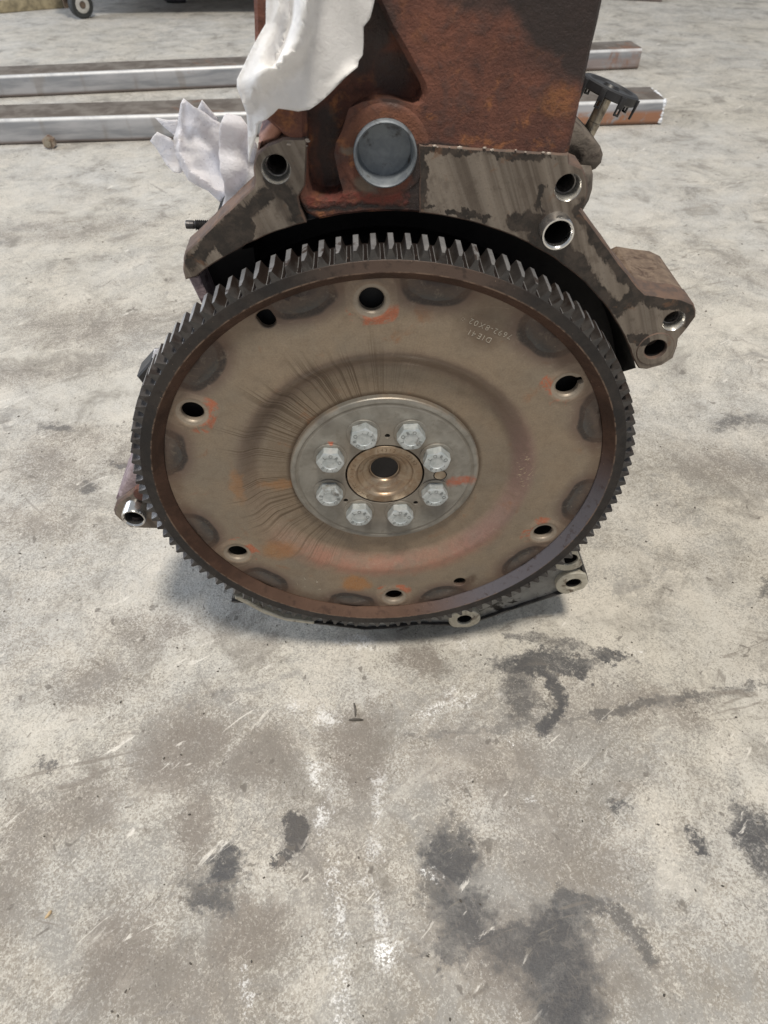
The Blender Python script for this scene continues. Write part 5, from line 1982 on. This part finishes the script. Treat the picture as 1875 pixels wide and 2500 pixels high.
def extend(p0, p1, a, b):
    v = (Vector(p1) - Vector(p0)).normalized()
    return tuple(Vector(p0) - v * a), tuple(Vector(p1) + v * b)


U, Lw = OUT['f_upper'], OUT['f_lower']
pa, pb = extend(Lw[0], Lw[2], 0.5, 0.0)
steel_tube(pa, pb, 0.098, 0.048, 'rectangular steel tube nearest the engine, its right end saw-cut and frayed bright', fray=True)
pa, pb = extend(U[0], U[2], 0.5, 0.0)
steel_tube(pa, pb, 0.085, 0.046, 'rusty topped rectangular steel tube second behind the engine, its right end cleanly cut')
T3 = OUT['f_third']
steel_tube((-0.1, 2.86), (T3[1][0], T3[1][1]), 0.08, 0.045, 'grey steel tube end farthest back, cut off by the upper edge of the view')

# ================================================================== small things on the floor
# nut lying against the nearest tube
nx, ny = OUT['f_nut'][0]
NUT = thing('hex_nut', (nx, ny - 0.004, 0), 'rusty hex nut standing on the floor against the nearest steel tube', 'nut')
bm = bmesh.new()
ring0, ring1, ring2, ring3 = [], [], [], []
for k in range(6):
    a = PI / 6 + k * PI / 3
    ring0.append(bm.verts.new((0.0125 * math.cos(a), -0.006, 0.0108 + 0.0125 * math.sin(a))))
    ring1.append(bm.verts.new((0.0125 * math.cos(a), 0.006, 0.0108 + 0.0125 * math.sin(a))))
    ring2.append(bm.verts.new((0.0070 * math.cos(a), -0.006, 0.0108 + 0.0070 * math.sin(a))))
    ring3.append(bm.verts.new((0.0070 * math.cos(a), 0.006, 0.0108 + 0.0070 * math.sin(a))))
for A, B in ((ring0, ring1), (ring1, ring3), (ring3, ring2), (ring2, ring0)):
    for i in range(6):
        bm.faces.new((A[i], A[(i + 1) % 6], B[(i + 1) % 6], B[i]))
bmesh.ops.translate(bm, verts=bm.verts, vec=NUT.location)
bm_obj('nut_body', bm, mat_metal('rusty_nut', (0.25, 0.17, 0.12), (0.42, 0.36, 0.30), (0.12, 0.06, 0.04), (0.35, 0.5), 0.5, 6.0), NUT)
bm = lathe_dir([(0.0, -0.012), (0.0062, -0.012), (0.0066, -0.010), (0.0066, 0.010), (0, 0.010)], NUT.location + Vector((0, 0, 0.0108)), (0, 1, 0), 18)
bm_obj('bolt_end', bm, M_SHAFT, NUT)

# trolley at the upper left: one castor in view, deck above the frame
cx_, cy_ = OUT['f_caster'][0]
M_TROL = mat_flat('brown_painted_steel', (0.13, 0.095, 0.070), 0.6, 0.1, 0.3)
M_TYRE = mat_flat('dark_rubber', (0.030, 0.032, 0.032), 0.7, 0.0, 0.3)
M_RIM = mat_flat('pale_castor_rim', (0.52, 0.51, 0.48), 0.5, 0.2, 0.15)
TR = thing('trolley', (cx_ + 0.4, cy_ + 0.3, 0), 'low brown trolley on castors at the upper left, mostly beyond the upper edge', 'trolley')
bm = bmesh.new()
box(bm, (cx_ - 0.08, cy_ - 0.02, 0.125), (cx_ + 0.98, cy_ + 0.62, 0.165), None, 0.004)
bm_obj('deck', bm, M_TROL, TR)
for (dx, dy) in ((0, 0), (0.90, 0.0), (0, 0.58), (0.90, 0.58)):
    c = Vector((cx_ + dx, cy_ + dy + 0.01, 0.036))
    yaw = Matrix.Rotation(math.radians(20), 3, 'Z')
    ax = yaw @ Vector((0.35, -0.94, 0)).normalized()
    w_ = lathe_dir([(0.022, -0.013), (0.033, -0.013), (0.036, -0.009), (0.036, 0.009), (0.033, 0.013), (0.022, 0.013)], c, ax, 32)
    CW = bm_obj('castor', w_, M_TYRE, TR)
    w_ = lathe_dir([(0, 0.011), (0.009, 0.011), (0.010, 0.0145), (0.0185, 0.0145), (0.0225, 0.0125), (0.0225, -0.0125), (0.0185, -0.0145), (0, -0.0145)], c, ax, 32)
    bm_obj('castor_rim', w_, M_RIM, CW)
    w_ = lathe_dir([(0, 0.0165), (0.0085, 0.0165), (0.0085, 0.010)], c, ax, 20)
    bm_obj('axle_cap', w_, M_TROL, CW)
    bm = bmesh.new()
    side = ax
    fwd = Vector((0, 0, 1)).cross(ax)
    M4 = Matrix((fwd, side, Vector((0, 0, 1)))).transposed().to_4x4()
    M4.translation = c
    box(bm, (-0.045, -0.023, -0.008), (0.018, -0.018, 0.075), M4, 0.002)
    box(bm, (-0.060, -0.030, 0.066), (0.060, 0.030, 0.090), M4, 0.002)
    bm_obj('fork', bm, M_TROL, CW)
# bent black foot bar below the deck
px_, py_ = OUT['f_pedal'][0]
bm = bmesh.new()
tube(bm, [(px_ - 0.05, py_ + 0.10, 0.125), (px_ - 0.05, py_ + 0.05, 0.06), (px_ - 0.045, py_ + 0.01, 0.018), (px_ - 0.03, py_, 0.010), (px_ + 0.02, py_, 0.010), (px_ + 0.03, py_, 0.012)], 0.008, 12)
bm_obj('foot_bar', bm, M_DKPLASTIC, TR)

# pale kerb at the upper left corner
k0, k1 = OUT['f_kerb']
KB = thing('kerb_block', (k0[0] - 0.2, k0[1] + 0.1, 0), 'pale grey kerb block with a worn yellow brown edge in the upper left corner', 'kerb')
d = (Vector(k1) - Vector(k0)).normalized()
M4 = Matrix(((d.x, -d.y, 0, k0[0]), (d.y, d.x, 0, k0[1]), (0, 0, 1, 0), (0, 0, 0, 1)))
bm = bmesh.new()
box(bm, (-1.2, 0.004, 0.0), (0.20, 0.35, 0.042), M4, 0.004)
bm_obj('block_top', bm, mat_flat('pale_lavender_paint', (0.66, 0.66, 0.74), 0.7, 0.0, 0.08), KB)
bm = bmesh.new()
box(bm, (-1.2, -0.012, 0.0), (0.20, 0.003, 0.034), M4, 0.004)
bm_obj('worn_edge', bm, mat_flat('worn_yellow_edge', (0.30, 0.255, 0.165), 0.8, 0.0, 0.4, 20.0), KB)

# splinter, twig and crumbs of dirt
M_WOOD = mat_flat('pale_wood', (0.46, 0.34, 0.20), 0.7, 0.0, 0.25)
M_DIRT = mat_flat('dark_dirt', (0.075, 0.066, 0.056), 0.9, 0.0, 0.4)


def splinter(name, a, b, r, mat, label, cat):
    bm = bmesh.new()
    a, b = Vector(a), Vector(b)
    m_ = (a + b) / 2 + Vector((0.0006, 0, 0.0006))
    tube(bm, [a, a.lerp(m_, .5), m_, m_.lerp(b, .6), b], [r * .5, r, r * .9, r * .8, r * .3], 6)
    for v in bm.verts:
        v.co.z = max(0.0, v.co.z)
    loc = Vector(((a + b).x / 2, (a + b).y / 2, 0))
    bmesh.ops.translate(bm, verts=bm.verts, vec=-loc)
    bmesh.ops.recalc_face_normals(bm, faces=bm.faces)
    me = bpy.data.meshes.new(name)
    bm.to_mesh(me)
    bm.free()
    finish(me, 40)
    o = link(name, me, mat)
    o.location = loc
    return tag(o, label, cat)


c0, c1 = OUT['f_chip']
splinter('wood_splinter', (c0[0] + .001, c0[1], 0.0008), (c1[0], c1[1], 0.0008), 0.0011, M_WOOD, 'short pale wood splinter lying on the concrete at the lower left', 'splinter')
t0, t1_ = OUT['f_twig']
splinter('dirt_curl', (t0[0], t0[1], 0.0008), (t1_[0], t1_[1], 0.0008), 0.0009, M_DIRT, 'thin dark curl of dirt on the concrete in front of the flexplate', 'dirt')
splinter('dirt_flake', (t1_[0] - .005, t1_[1] - .002, 0.0007), (t1_[0] + .006, t1_[1] - .0025, 0.0007), 0.0012, M_DIRT, 'short dark flake of dirt just below the thin dark curl', 'dirt')
bm = bmesh.new()
r = random.Random(21)
for k in range(520):
    x, y = r.uniform(-0.45, 0.45), r.uniform(-0.26, 0.30)
    if r.random() < 0.35:
        x, y = r.uniform(-1.0, 1.2), r.uniform(0.3, 1.9)
    s_ = r.uniform(0.00025, 0.0008) * (1.6 if y > 0.3 else 1.0)
    rr = bmesh.ops.create_icosphere(bm, subdivisions=1, radius=s_)
    a_ = r.uniform(0, PI)
    for v in rr['verts']:
        q = Vector((v.co.x * r.uniform(1.0, 2.2), v.co.y * 1.0, v.co.z * 0.6))
        v.co = Matrix.Rotation(a_, 3, 'Z') @ q + Vector((x, y, s_ * 0.4))
gr = bm_obj('floor_grit', bm, M_DIRT, None, 60)
gr['kind'] = 'stuff'
gr['label'] = 'dark crumbs of grit scattered over the concrete floor'
